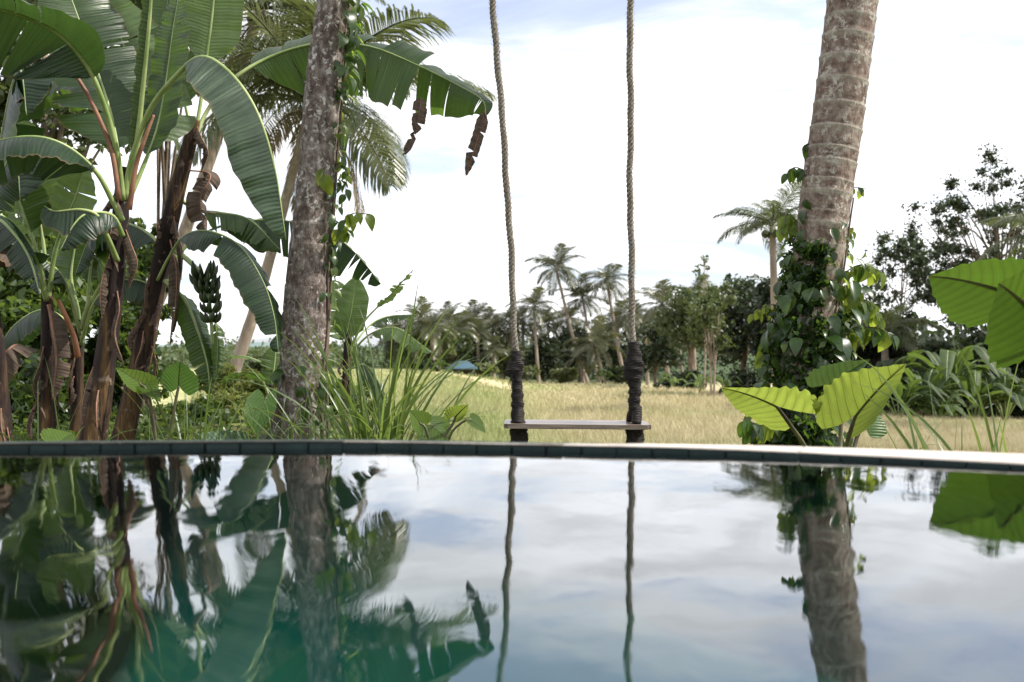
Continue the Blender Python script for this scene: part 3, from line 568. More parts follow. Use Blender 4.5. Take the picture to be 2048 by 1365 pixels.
def vine(label, cl, rad, spec, sprigs, seed, stems):
    g = random.Random(seed); root = thing('climbing_vine', label, 'vine', cl[0] + np.array([0, -rad[0], 0]))
    for (ph0, z0, z1, tw) in stems:
        zz = np.linspace(z0, z1, 40); pts = []
        for i, z in enumerate(zz):
            c = xat(cl, z); r = np.interp(z, cl[:, 2], rad); ph = ph0 + tw * (i / 39) + .12 * math.sin(i * .5 + ph0); pts.append(c + (r + .008) * np.array([math.cos(ph), math.sin(ph), 0]))
        add('stem', *tube(pts, np.linspace(.010, .005, 40), 5)[:2], M['bark_dark'], root)
    for (cnt, ylo, yhi, pa, pb, smin, smax, lime, off) in spec:      # rows in the photo, angle range round the trunk
        for _ in range(cnt):
            z = P(0, g.uniform(ylo, yhi), cl[0][1])[2]; ph = R(g.uniform(pa, pb)); c = xat(cl, z); r = np.interp(z, cl[:, 2], rad)
            o = np.array([math.cos(ph), math.sin(ph), 0]); pos = c + o * (r + .005 + g.uniform(0, off))
            yd = o * g.uniform(.2, .9) + np.array([g.uniform(-.6, .6), g.uniform(-.5, .2), -g.uniform(.2, 1.1)]); zd = o * .8 + np.array([g.uniform(-.4, .4), g.uniform(-.6, .2), g.uniform(.2, .9)])
            inst('leaf', VL['vine_lime' if g.random() < lime else 'vine'][g.randrange(3)], root, orient(pos, yd, zd, g.uniform(smin, smax)))
    for (pts, n, lime, s0) in sprigs:
        p = spl([P(*q) for q in pts], 24); add('stem', *tube(p, np.linspace(.004, .0015, 24), 4)[:2], M['petiole_dark'], root)
        for k in range(n):
            q = p[int(2 + (k + .5) / n * 21)]; sg = 1 if k % 2 else -1
            inst('leaf', VL['vine_lime' if g.random() < lime else 'vine'][g.randrange(3)], root, orient(q, np.array([sg * .5 + g.uniform(-.2, .2), g.uniform(-.4, .1), -g.uniform(.5, 1.2)]), np.array([g.uniform(-.3, .5), -.6, .7]), s0 * g.uniform(.8, 1.25)))
    return root
vine('dark leafy vine climbing the right side of the grey-brown palm', lcl, lrad,
     [(58, -20, 190, -50, 40, .06, .13, .25, .05), (52, 190, 500, -40, 40, .04, .09, .3, .04), (18, 500, 700, -45, 30, .04, .08, .5, .03), (26, 720, 880, -150, -20, .04, .09, .35, .03)],
     [([(672, 470, LP - .1), (700, 430, LP - .15), (740, 428, LP - .2)], 8, .8, .085), ([(668, 440, LP), (690, 455, LP - .1), (700, 470, LP - .1)], 5, .5, .07), ([(675, 300, LP), (692, 340, LP), (690, 400, LP)], 9, .4, .07), ([(640, 350, LP - .14), (650, 335, LP - .15), (640, 372, LP - .15)], 2, 1., .10)],
     11, [(-.3, -.6, 2.0, .5), (-.7, -.6, 1.4, .8)])
rvine = vine('lush dark and lime-leaved vine wrapping the base of the leaning ringed palm', rcl, rrad,
     [(120, 560, 900, -180, -20, .06, .16, .04, .12), (24, 500, 620, -205, -120, .05, .12, .3, .06), (30, 480, 780, -40, 40, .05, .11, .7, .16), (18, 400, 520, -215, -150, .05, .10, .6, .07), (10, 440, 600, -100, -50, .06, .12, .05, .03)],
     [([(1670, 560, RP), (1720, 530, RP), (1765, 545, RP)], 12, .95, .10), ([(1665, 620, RP), (1730, 600, RP), (1760, 640, RP)], 14, .9, .10), ([(1665, 680, RP), (1740, 655, RP), (1790, 672, RP)], 14, .8, .11), ([(1665, 600, RP), (1700, 570, RP), (1725, 610, RP - .1)], 10, .9, .11),
      ([(1680, 520, RP), (1700, 480, RP), (1708, 450, RP)], 7, .9, .07), ([(1590, 620, RP), (1540, 610, RP), (1500, 632, RP)], 9, .9, .08), ([(1585, 680, RP), (1540, 680, RP), (1522, 720, RP)], 9, .6, .11), ([(1600, 450, RP), (1575, 430, RP), (1560, 470, RP)], 8, .8, .09),
      ([(1615, 345, RP), (1590, 335, RP), (1572, 352, RP)], 5, .4, .085), ([(1622, 285, RP), (1612, 290, RP), (1604, 300, RP)], 2, .1, .09), ([(1702, 375, RP), (1715, 375, RP), (1733, 378, RP)], 3, .5, .075), ([(1570, 860, RP - .3), (1520, 850, RP - .35), (1482, 838, RP - .4)], 8, .3, .12)],
     12, [(-1.2, -.6, 1.0, .9), (-1.9, -.6, .9, -.6), (-.6, -.6, .6, .4)])

# small shaded leaves packed between the big ones
gm = np.random.default_rng(5); lob = []
for k in range(120):
    z = P(0, gm.uniform(630, 905), RP)[2]; ph = math.radians(gm.uniform(-185, -5)); c = xat(rcl, z); r = np.interp(z, rcl[:, 2], rrad); o = np.array([math.cos(ph), math.sin(ph), 0]); lob.append((c + o * (r + .03), .05 + .05 * gm.random()))
for k in range(70):
    z = P(0, gm.uniform(480, 660), RP)[2]; ph = math.radians(gm.uniform(-195, -75)); c = xat(rcl, z); r = np.interp(z, rcl[:, 2], rrad); o = np.array([math.cos(ph), math.sin(ph), 0]); lob.append((c + o * (r + .01), .025 + .03 * gm.random()))
LEAFMASS = (lob, rvine)
# ------------------------------------------------------------------ banana plants
def banana_leaf(root, ctrl, s0, wid, mat, ref=(0, -.3, 1), fold=(-.3, -.3), curl=(-.6, -.6), tears=(0, 0), jit=.25, rib='midrib', rr=.014, seed=0, gap=.012, name='leaf', tipcut=1.0, n=60, wl_=1.0, wr_=1.0):
    g = random.Random(seed); p = spl([P(*q) if isinstance(q, tuple) else q for q in ctrl], 160); T, A, B = frames(p, ref)
    Ls = np.r_[0, np.cumsum(np.linalg.norm(np.diff(p, axis=0), axis=1))]; Lt = Ls[-1]; s_ = Ls / Lt
    ev = lambda arr, s: np.array([np.interp(s, s_, arr[:, k]) for k in range(3)])
    V, Fc, U = [], [], []; K = 7
    for side in (0, 1):
        sg = (-1, 1)[side]; nt_ = tears[side]; cuts = sorted(g.uniform(s0 + .08, .97) for _ in range(nt_)); bd = [s0] + cuts + [tipcut]
        for a_, b_ in zip(bd[:-1], bd[1:]):
            if b_ - a_ < .004: continue
            m = max(2, int(n * (b_ - a_) / (1 - s0))); df = g.uniform(-jit, jit) if nt_ else 0.0; dc = g.uniform(-jit, jit) * 1.5 if nt_ else 0.0; cutw = g.uniform(.8, 1.0) if nt_ else 1.0
            ga = gap * g.uniform(.2, 1.6) / Lt if a_ > s0 else 0; gb = gap * g.uniform(.2, 1.6) / Lt if b_ < tipcut else 0; o = len(V)
            for i in range(m + 1):
                for k in range(K):
                    t = k / (K - 1); s = lerp(a_ + ga * t, b_ - gb * t, i / m); q = (s - s0) / (1 - s0)
                    w = wid * (wl_ if side == 0 else wr_) * min(1, (max(q, 0) / .14 + .02) ** .6) * min(1, (max(0, 1 - q) / .34) ** .62) * cutw
                    m0, t0, n0, b0 = ev(p, s), ev(T, s), ev(A, s), ev(B, s); f = fold[side] + df; cu = curl[side] + dc
                    x = z = 0.0; st = max(1, k)
                    for h in range(k):
                        an_ = f + cu * ((h + .5) / (K - 1)); x += math.cos(an_) / (K - 1); z += math.sin(an_) / (K - 1)
                    rip = .006 * math.sin(s * 60 + side * 2) * t + .004 * math.sin(s * 143 + 1) * t
                    V.append(m0 + b0 * sg * x * w + n0 * (z * w + rip) + t0 * w * .16 * t); U.append((s * Lt, sg * t))
            Fc += [(o + i * K + k, o + i * K + k + 1, o + (i + 1) * K + k + 1, o + (i + 1) * K + k) for i in range(m) for k in range(K - 1)]
    lf = add(name, V, Fc, mat, root, True, U)
    rv = np.interp(s_, [0, s0, 1], [rr, rr * .75, rr * .15]); idx = np.arange(0, 160, 4); idx = np.r_[idx, 159] if idx[-1] != 159 else idx
    v, f, u = tube(p[idx] - A[idx] * (rv[idx] * .5)[:, None], rv[idx], 8); add('midrib', v, f, M[rib], lf)
    return lf
def stalk(root, ctrl, r0, r1, mat, name='petiole'):
    p = spl([P(*q) for q in ctrl], 20); return add(name, *tube(p, np.linspace(r0, r1, 20), 8)[:2], M[mat], root)
def pseudostem(root, ctrl, r0, r1, seed, dry=6):
    g = random.Random(seed); n = 70; p = spl([P(*q) for q in ctrl], n); d = ctrl[0][2]
    def rf(i, a): return 1 + .06 * np.sin(a * 2 + i * .11 + seed) + .05 * np.sin(a * 3 - i * .23) + .03 * np.sin(a * 9 + i * .05) + .05 * ((i * 7 + seed) % 17 == 0)
    st = add('pseudostem', *tube(p, np.linspace(r0, r1, n) * .88, 18, True, rf)[:2], M['pseudostem'], root)
    for k in range(dry):                                         # loose sheath strips peeling from the stem
        i = int(g.uniform(.15, .95) * n); a = g.uniform(-2.9, -.2); r = lerp(r0, r1, i / n); o = np.array([math.cos(a), math.sin(a), 0]); b0 = p[i] + o * r * .9
        ln = g.uniform(.18, .45); pts = [b0, b0 + o * .035 + np.array([0, 0, -.25 * ln]), b0 + o * .05 + np.array([g.uniform(-.03, .03), 0, -.6 * ln]), b0 + o * .03 + np.array([g.uniform(-.05, .05), 0, -ln])]
        banana_leaf(root, pts, .02, g.uniform(.025, .05), M['ban_dry'], ref=tuple(o), fold=(-.7, -.7), curl=(-1.2, -1.2), tears=(2, 2), rib='midrib_brown', rr=.005, seed=seed * 31 + k, name='dry_sheath', n=14)
    return p

# plant A: the tall one in front
ga = gz(*P(190, 880, 4.9)[:2])
A_ = thing('banana_plant', 'tall banana plant whose huge striped leaf droops beside the palm trunk', 'banana plant', (P(180, 0, 4.9)[0], 4.9, ga))
pseudostem(A_, [(168, 950, 4.9), (185, 880, 4.9), (203, 780, 4.9), (222, 640, 4.9), (236, 500, 4.9), (243, 400, 4.9), (250, 335, 4.9)], .075, .034, 3, 8)
banana_leaf(A_, [(250, 400, 4.88), (262, 320, 4.85), (300, 215, 4.75), (350, 150, 4.62), (400, 112, 4.5), (455, 140, 4.45), (510, 215, 4.42), (548, 330, 4.42), (572, 480, 4.45)], .43, .185, M['ban_sheen'], (.55, -1, .75), (-1.7, -.18), (-.6, -.1), (2, 0), .1, seed=1, rr=.015, n=110, wl_=.45, wr_=1.0)
banana_leaf(A_, [(247, 400, 4.9), (268, 300, 4.85), (283, 170, 4.78), (296, 40, 4.7), (304, -60, 4.65), (330, -260, 4.6)], .12, .035, M['ban_pale'], (-1, -.25, .1), (1.0, 1.0), (.8, .8), (0, 0), seed=2, rr=.020)
banana_leaf(A_, [(245, 400, 4.88), (232, 300, 4.8), (205, 200, 4.7), (165, 118, 4.6), (90, 50, 4.5), (-60, 10, 4.35), (-240, 60, 4.2)], .38, .33, M['ban_dark'], (-.25, .3, 1), (-.25, -.35), (-.55, -.5), (3, 4), .16, seed=3, rr=.016, n=90)
banana_leaf(A_, [(243, 400, 4.95), (238, 320, 5.0), (222, 230, 5.08), (190, 130, 5.15), (150, 20, 5.2), (110, -90, 5.2)], .2, .26, M['ban'], (.5, -1, .3), (.1, .05), (-.25, -.3), (4, 5), .16, seed=4, n=90)
banana_leaf(A_, [(246, 440, 4.85), (225, 400, 4.8), (190, 340, 4.7), (130, 290, 4.6), (60, 272, 4.52), (-30, 290, 4.45), (-120, 350, 4.4)], .28, .22, M['ban_dark'], (-.1, .35, 1), (-.9, -.5), (-.5, -.5), (2, 3), .15, seed=5, n=70)
banana_leaf(A_, [(255, 400, 4.95), (285, 330, 5.0), (312, 260, 5.05), (330, 170, 5.1), (345, 60, 5.1), (360, -30, 5.1)], .22, .15, M['ban'], (-.7, -1, .2), (.2, .1), (-.3, -.3), (1, 1), .1, seed=6)
banana_leaf(A_, [(250, 420, 4.95), (262, 330, 5.05), (300, 240, 5.2), (270, 150, 5.3), (235, 60, 5.4), (205, -20, 5.4)], .3, .26, M['ban_pale'], (.3, -1, .4), (.05, .1), (-.3, -.4), (5, 5), .2, seed=7, n=80)
stalk(A_, [(238, 400, 4.8), (222, 300, 4.78), (185, 210, 4.75), (160, 165, 4.74), (145, 145, 4.74)], .013, .008, 'midrib_brown', 'dead_petiole')
stalk(A_, [(258, 420, 4.82), (272, 330, 4.8), (292, 270, 4.79), (307, 230, 4.79)], .014, .007, 'midrib_brown', 'dead_petiole')
banana_leaf(A_, [(246, 470, 4.85), (225, 430, 4.75), (180, 425, 4.65), (150, 445, 4.6), (120, 500, 4.58)], .15, .13, M['ban_dark'], (0, -.2, 1), (-.8, -.6), (-.6, -.5), (2, 1), .3, seed=8)
banana_leaf(A_, [(236, 520, 4.85), (215, 470, 4.72), (195, 430, 4.66), (160, 418, 4.62), (110, 422, 4.6), (88, 412, 4.6)], .42, .15, M['ban_dark'], (.2, -.1, 1), (-1.2, -1.), (-.3, -.3), (1, 1), .2, seed=9)
# plant B: behind it, its leaf passes the palm trunk
gb_ = gz(*P(250, 880, 5.7)[:2])
B_ = thing('banana_plant', 'slanting banana plant with peeling stem and green fruit bunch, torn leaf passing behind the palm', 'banana plant', (P(238, 0, 5.7)[0], 5.7, gb_))
pseudostem(B_, [(225, 950, 5.7), (245, 880, 5.7), (268, 780, 5.7), (300, 640, 5.7), (328, 500, 5.7), (352, 390, 5.7), (380, 285, 5.7), (388, 240, 5.7)], .082, .036, 5, 10)
banana_leaf(B_, [(384, 290, 5.7), (398, 220, 5.72), (412, 120, 5.75), (425, 20, 5.75), (432, -90, 5.72), (440, -220, 5.7)], .33, .17, M['ban_pale'], (.15, -1, .1), (.05, .05), (-.2, -.2), (0, 0), seed=11, rr=.013)
banana_leaf(B_, [(380, 300, 5.72), (410, 225, 5.8), (460, 160, 5.95), (540, 112, 6.1), (640, 85, 6.1), (740, 92, 6.0), (840, 132, 5.9), (920, 172, 5.85), (965, 200, 5.8), (972, 232, 5.78)], .30, .34, M['ban'], (.1, -.25, 1), (.5, -1.3), (-.5, -.2), (6, 12), .3, seed=12, rr=.014, gap=.012, n=110, wl_=.6)
banana_leaf(B_, [(970, 220, 5.79), (960, 262, 5.79), (945, 310, 5.79), (932, 352, 5.79)], .02, .045, M['ban_dry'], (.4, -1, 0), (-.1, .1), (-.3, -.3), (2, 1), .2, rib='midrib_brown', rr=.004, seed=13, name='dry_tip', n=30)
banana_leaf(B_, [(842, 195, 5.8), (838, 230, 5.78), (830, 268, 5.78)], .02, .05, M['ban_dry'], (.5, -1, 0), (.1, .1), (-.1, -.1), (2, 1), .15, rib='midrib_brown', rr=.003, seed=14, name='dry_tip', n=16)
banana_leaf(B_, [(830, 262, 5.79), (820, 285, 5.79), (806, 312, 5.79)], .02, .025, M['ban_dry'], (.2, -1, 0), (.1, .1), (-.6, -.6), (2, 2), .5, rib='midrib_brown', rr=.003, seed=15, name='dry_tip', n=16)
banana_leaf(B_, [(382, 290, 5.72), (372, 220, 5.76), (352, 150, 5.8), (330, 60, 5.85), (340, -40, 5.85)], .25, .2, M['ban'], (-.2, -1, .3), (.1, .1), (-.3, -.3), (1, 1), .1, seed=16)
banana_leaf(B_, [(375, 330, 5.7), (330, 240, 5.8), (270, 190, 5.95), (180, 150, 6.1), (80, 165, 6.2), (10, 230, 6.2)], .25, .27, M['ban'], (-.1, .2, 1), (-.5, -.4), (-.5, -.5), (3, 3), .15, seed=17)
banana_leaf(B_, [(315, 560, 5.65), (340, 510, 5.55), (370, 470, 5.45), (420, 462, 5.35), (480, 492, 5.28), (525, 560, 5.24), (548, 630, 5.22), (557, 705, 5.2)], .24, .17, M['ban_dark'], (.5, -.25, .9), (-.15, -.8), (-.35, -.6), (2, 3), .25, seed=18, rr=.009, gap=.05)
banana_leaf(B_, [(345, 520, 5.75), (400, 470, 5.85), (470, 445, 5.95), (560, 440, 6.02), (650, 462, 6.05), (710, 505, 6.02), (762, 568, 6.0)], .25, .24, M['ban_dark'], (.25, -.2, 1), (.1, -1.2), (-.5, -.2), (4, 9), .3, seed=19, rr=.009, gap=.02, n=80, wl_=.3)
banana_leaf(B_, [(365, 400, 5.75), (400, 420, 5.8), (440, 425, 5.85), (500, 440, 5.9), (560, 500, 5.92)], .2, .15, M['ban_pale'], (.1, -.3, 1), (-.3, -.7), (-.5, -.3), (3, 6), .3, seed=20)
banana_leaf(B_, [(372, 340, 5.7), (420, 350, 5.66), (400, 400, 5.62), (410, 470, 5.6)], .2, .09, M['ban_dry'], (.4, -1, .2), (-.4, -.4), (-.8, -.8), (4, 4), .5, rib='midrib_brown', rr=.006, seed=21)
banana_leaf(B_, [(330, 560, 5.65), (370, 600, 5.6), (395, 660, 5.58), (415, 730, 5.58), (420, 790, 5.58)], .15, .11, M['ban'], (.6, -.7, .3), (-.3, -.6), (-.5, -.6), (2, 2), .25, seed=22)
banana_leaf(B_, [(340, 480, 5.65), (352, 540, 5.58), (350, 620, 5.56), (340, 690, 5.56)], .15, .06, M['ban_dry'], (.3, -1, .2), (-.5, -.5), (-.9, -.9), (3, 3), .4, rib='midrib_brown', rr=.005, seed=23)
banana_leaf(B_, [(430, 640, 5.62), (435, 690, 5.6), (432, 760, 5.6)], .05, .06, M['ban_pale'], (.3, -1, .1), (-.5, -.5), (-.7, -.7), (3, 3), .4, seed=24, rr=.004)
fs = [(348, 500, 5.68), (375, 520, 5.62), (402, 550, 5.55), (416, 590, 5.52), (422, 640, 5.52), (425, 690, 5.52)]
fp = spl([P(*q) for q in fs], 40); fb = add('fruit_bunch', *tube(fp, np.linspace(.016, .009, 40), 8)[:2], M['midrib'], B_)
def fruit_mesh():
    q = np.linspace(0, 1, 9); p = np.stack([.02 + .085 * q - .02 * q ** 3, 0 * q, .075 * q ** 1.8], 1); return tube(p, np.array([.005, .011, .015, .0165, .0165, .0155, .013, .008, .003]), 6)
fm = rawmesh('banana', *fruit_mesh()[:2], M['fruit'])
for tier in range(6):
    c = fp[17 + tier * 3]
    for k in range(9):
        a = k * .698 + tier * .35; Mx = Matrix.Translation(Vector(c)) @ Matrix.Rotation(a, 4, 'Z') @ Matrix.Rotation(-.15 + random.uniform(-.25, .25), 4, 'Y') @ Matrix.Scale(random.uniform(.85, 1.1) * (1 - .06 * tier), 4); inst('banana', fm, fb, Mx)
# plants C, D, E on the far left
gc = -.5
C_ = thing('banana_plant', 'short banana plant with fan of pale stalks and collapsed dry sheath at left', 'banana plant', (P(88, 0, 6.2)[0], 6.2, gc))
pseudostem(C_, [(92, 960, 6.2), (96, 860, 6.2), (98, 740, 6.2), (96, 640, 6.2), (94, 575, 6.2)], .07, .04, 7, 4)
banana_leaf(C_, [(94, 600, 6.18), (82, 540, 6.15), (55, 450, 6.1), (20, 360, 6.0), (-40, 270, 5.9)], .4, .2, M['ban'], (-.4, -.8, .6), (-.1, -.2), (-.4, -.4), (1, 1), seed=31, rr=.014)
banana_leaf(C_, [(94, 600, 6.2), (90, 520, 6.22), (78, 430, 6.25), (60, 340, 6.25), (48, 240, 6.2)], .35, .22, M['ban_pale'], (.2, -1, .3), (.1, .1), (-.3, -.3), (1, 1), seed=32, rr=.014)
banana_leaf(C_, [(96, 600, 6.18), (106, 520, 6.15), (122, 460, 6.1), (150, 395, 6.05), (170, 330, 6.0)], .45, .15, M['ban_pale'], (.2, -1, .3), (.1, .1), (-.3, -.3), (1, 1), seed=33, rr=.017)
banana_leaf(C_, [(92, 600, 6.15), (70, 540, 6.0), (30, 500, 5.9), (-20, 480, 5.8), (-90, 520, 5.7)], .4, .17, M['ban_dry'], (-.2, -.2, 1), (-.9, -.7), (-.5, -.5), (4, 4), .3, seed=34, rib='midrib')
banana_leaf(C_, [(97, 610, 6.15), (105, 660, 6.08), (112, 720, 6.06), (104, 800, 6.06)], .05, .10, M['ban_dry'], (.1, -1, .1), (-.5, -.5), (-.9, -.9), (2, 2), .3, seed=35, rib='midrib_brown')
banana_leaf(C_, [(60, 700, 6.1), (30, 690, 5.9), (0, 720, 5.8), (-40, 790, 5.75)], .1, .12, M['ban_dry'], (-.1, -.6, 1), (-.6, -.6), (-.6, -.6), (3, 3), .3, seed=36, rib='midrib_brown')
D_ = thing('banana_plant', 'slim banana plant with one orange-pink stalk, between two thicker stems', 'banana plant', (P(150, 0, 6.4)[0], 6.4, -.5))
pseudostem(D_, [(150, 960, 6.4), (153, 860, 6.4), (156, 760, 6.4), (158, 690, 6.4), (162, 640, 6.4)], .05, .03, 9, 3)
stalk(D_, [(156, 715, 6.3), (148, 675, 6.28), (130, 630, 6.26), (116, 600, 6.25)], .02, .013, 'midrib_pink')
banana_leaf(D_, [(160, 680, 6.38), (165, 640, 6.36), (190, 590, 6.3), (215, 545, 6.2), (240, 480, 6.1)], .5, .13, M['ban'], (.2, -1, .4), (.1, .1), (-.3, -.3), (1, 1), seed=41, rr=.017)
banana_leaf(D_, [(160, 680, 6.38), (155, 620, 6.4), (142, 560, 6.42), (150, 490, 6.45), (160, 410, 6.45)], .45, .16, M['ban'], (.1, -1, .3), (.1, .1), (-.3, -.3), (1, 1), seed=42, rr=.015)
banana_leaf(D_, [(160, 670, 6.38), (140, 590, 6.3), (120, 545, 6.25), (80, 520, 6.2), (40, 550, 6.2)], .45, .15, M['ban_dark'], (-.2, -.2, 1), (-.7, -.7), (-.5, -.5), (2, 2), .2, seed=43, rr=.013)
banana_leaf(D_, [(162, 660, 6.36), (175, 600, 6.3), (185, 520, 6.3), (215, 500, 6.3), (240, 530, 6.3)], .45, .13, M['ban'], (.2, -.2, 1), (-.7, -.7), (-.5, -.5), (2, 2), .2, seed=44)
E_ = thing('banana_plant', 'dry purple-brown banana stem at the left edge', 'banana plant', (P(2, 0, 5.3)[0], 5.3, -.49))
pseudostem(E_, [(4, 970, 5.3), (5, 880, 5.3), (0, 800, 5.3), (-8, 700, 5.3), (-20, 600, 5.3), (-30, 500, 5.3)], .06, .04, 13, 4)
banana_leaf(E_, [(-30, 520, 5.3), (-30, 400, 5.2), (0, 280, 5.05), (20, 180, 4.9), (40, 140, 4.8), (52, 230, 4.75)], .35, .2, M['ban_dark'], (-.3, -.3, 1), (-.5, -.9), (-.4, -.5), (1, 1), seed=51)
banana_leaf(E_, [(-30, 520, 5.3), (-10, 440, 5.2), (30, 470, 5.1), (60, 520, 5.05), (80, 590, 5.0)], .25, .12, M['ban_dark'], (.1, -.4, 1), (-.8, -.8), (-.5, -.5), (3, 3), .3, seed=52)
banana_leaf(E_, [(-28, 560, 5.25), (-30, 480, 5.1), (-20, 400, 5.0), (10, 330, 4.9), (30, 300, 4.85), (40, 400, 4.8)], .4, .2, M['ban_dark'], (-.5, -.5, 1), (-.4, -.8), (-.4, -.5), (1, 1), seed=53)
banana_leaf(C_, [(94, 600, 6.15), (70, 510, 6.0), (20, 440, 5.85), (-40, 430, 5.75), (-110, 480, 5.7)], .25, .2, M['ban_dark'], (-.1, -.2, 1), (-.6, -.9), (-.5, -.4), (3, 3), .2, seed=71)
banana_leaf(D_, [(160, 690, 6.38), (185, 610, 6.3), (230, 565, 6.2), (290, 565, 6.15), (330, 620, 6.1)], .3, .15, M['ban_dark'], (.1, -.2, 1), (-.7, -.8), (-.5, -.4), (3, 3), .2, seed=72)
banana_leaf(B_, [(345, 520, 5.8), (295, 465, 5.95), (235, 445, 6.05), (180, 478, 6.1), (150, 550, 6.1)], .2, .19, M['ban_dark'], (-.1, -.2, 1), (-.6, -.8), (-.5, -.4), (3, 4), .2, seed=73)
banana_leaf(D_, [(158, 700, 6.4), (130, 640, 6.5), (80, 620, 6.55), (20, 660, 6.6), (-20, 740, 6.6)], .2, .18, M['ban_dark'], (-.1, -.2, 1), (-.6, -.8), (-.5, -.4), (3, 4), .2, seed=74)
# plant F: young one beyond the palm
fz_ = gz(*P(690, 0, 9.5)[:2])
F_ = thing('banana_plant', 'young banana plant with pale leaves behind the grass clump, right of the palm', 'banana plant', (P(690, 0, 9.5)[0], 9.5, fz_))
pseudostem(F_, [(688, 960, 9.5), (690, 860, 9.5), (692, 780, 9.5), (695, 700, 9.5), (698, 660, 9.5)], .07, .03, 17, 2)
for cfg in [([(696, 720, 9.5), (694, 670, 9.48), (703, 620, 9.45), (712, 555, 9.45)], .25, .15, 'ban_pale', (.1, -1, .2), (.1, .1), (-.3, -.3), (0, 0)),
            ([(698, 700, 9.5), (730, 640, 9.45), (780, 590, 9.4), (826, 540, 9.3)], .5, .14, 'ban_pale', (-.8, 0, .6), (.2, .2), (-.3, -.3), (4, 4)),
            ([(698, 710, 9.5), (740, 668, 9.3), (790, 655, 9.2), (830, 680, 9.1), (862, 705, 9.0)], .35, .15, 'ban_pale', (.1, 0, 1), (-.3, -.8), (-.4, -.4), (5, 6)),
            ([(698, 700, 9.5), (740, 650, 9.7), (780, 632, 9.8), (838, 630, 9.8)], .4, .10, 'ban', (0, 0, 1), (-.3, -.6), (-.4, -.4), (5, 5)),
            ([(694, 710, 9.5), (680, 660, 9.55), (672, 610, 9.6), (668, 560, 9.6)], .2, .2, 'ban_pale', (.2, -1, .2), (.1, .1), (-.3, -.3), (3, 3)),
            ([(692, 740, 9.5), (660, 720, 9.6), (620, 730, 9.7), (590, 780, 9.7)], .25, .15, 'ban', (0, 0, 1), (-.3, -.6), (-.4, -.4), (3, 3)),
            ([(694, 740, 9.4), (730, 730, 9.2), (760, 770, 9.1), (775, 830, 9.1)], .25, .13, 'ban', (.3, -.3, 1), (-.4, -.6), (-.4, -.4), (3, 3))]:
    c_, s0_, w_, m_, rf_, fo_, cu_, te_ = cfg; banana_leaf(F_, c_, s0_, w_, M[m_], rf_, fo_, cu_, te_, .25, seed=int(c_[-1][0]), rr=.012, n=36)
G_ = thing('banana_plant', 'small pale banana sapling left of the palm base', 'banana plant', (P(535, 0, 8.0)[0], 8.0, gz(*P(535, 0, 8.0)[:2])))
pseudostem(G_, [(535, 960, 8.), (538, 860, 8.), (540, 800, 8.), (543, 770, 8.)], .04, .02, 19, 1)
for k, cfg in enumerate([([(542, 800, 8.), (545, 760, 8.), (550, 720, 8.), (552, 690, 8.)], .25, .11, 'ban_pale', (.2, -1, 0)), ([(542, 800, 8.), (520, 755, 7.9), (480, 745, 7.8), (440, 765, 7.8)], .3, .09, 'ban', (0, 0, 1)), ([(542, 800, 8.), (560, 750, 8.), (500, 715, 8.1), (450, 712, 8.1)], .4, .07, 'ban_pale', (0, 0, 1))]):
    banana_leaf(G_, cfg[0], cfg[1], cfg[2], M[cfg[3]], cfg[4], (.1, -.3), (-.3, -.3), (2, 2), .2, seed=60 + k, n=30)

# ------------------------------------------------------------------ elephant ear plants
def ear_leaf(root, at_, tip, lp, rp, mat, pet=None, seed=0, wave=.05, petr=.008, cup=.06):
    at_, tip, lp, rp = P(*at_), P(*tip), P(*lp), P(*rp); A = tip - at_; Lv = lp - at_; Rv = rp - at_; Nn = nrm(np.cross(A, Rv - Lv)); ln = np.linalg.norm(A)
    if Nn[2] < 0: Nn = -Nn
    g = random.Random(seed); V, Fc, U = [], [], []; n, K = 44, 12; p0 = g.uniform(0, 6)
    for side, S in ((-1, Lv), (1, Rv)):
        o = len(V)
        for i in range(n + 1):
            u = -.42 + 1.42 * i / n
            if u >= 0: w = ((1 - u) ** 1.12) * (1 + 1.05 * u) ; lo = 0.0
            else: e_ = -u / .42; w = .5 + .5 * math.sqrt(max(0, 1 - e_ * e_)); lo = .03 + .45 * e_ ** 1.6
            wav = 1 + wave * math.sin(u * 6.2 * 2 * math.pi - 1.2 + side * .4) * .6 + wave * .5 * math.sin(u * 23 + p0)
            for k in range(K):
                t = k / (K - 1); v = lo + (w * wav - lo) * t
                z = ln * (wave * (.20 + .2 * math.sin(u * 3 + p0)) * math.sin((u - .38 * v) * 6.2 * 2 * math.pi) * v ** 1.4 - .10 * max(0, u) ** 2.2 + cup * v * v + .02 * math.sin(u * 5 + p0) * v)
                V.append(at_ + A * u + S * v + Nn * z); U.append((u, side * v))
        Fc += [(o + i * K + k, o + i * K + k + 1, o + (i + 1) * K + k + 1, o + (i + 1) * K + k) for i in range(n) for k in range(K - 1)]
    lf = add('leaf', V, Fc, mat, root, True, U)
    mid = [at_ + A * u - Nn * (ln * (.10 * u ** 2.2) + .002) for u in np.linspace(0, .97, 14)]; add('midrib', *tube(mid, np.linspace(petr * .7, petr * .12, 14), 6)[:2], M['petiole_dark' if petr < .012 else 'midrib'], lf)
    if pet: pp = spl([at_] + [P(*q) for q in pet], 20); add('petiole', *tube(pp, np.linspace(petr, petr * 1.6, 20), 8)[:2], M['petiole_dark'], lf)
    return lf
E1 = thing('elephant_ear', 'backlit yellow-green elephant ear plant with two broad leaves at the leaning palm', 'elephant ear', (P(1660, 0, 4.6)[0], 4.6, -.66))
ear_leaf(E1, (1553, 813, 4.45), (1440, 758, 4.22), (1520, 860, 4.62), (1622, 800, 4.22), M['ear'], [(1580, 850, 4.5), (1612, 900, 4.55), (1640, 985, 4.6)], 1)
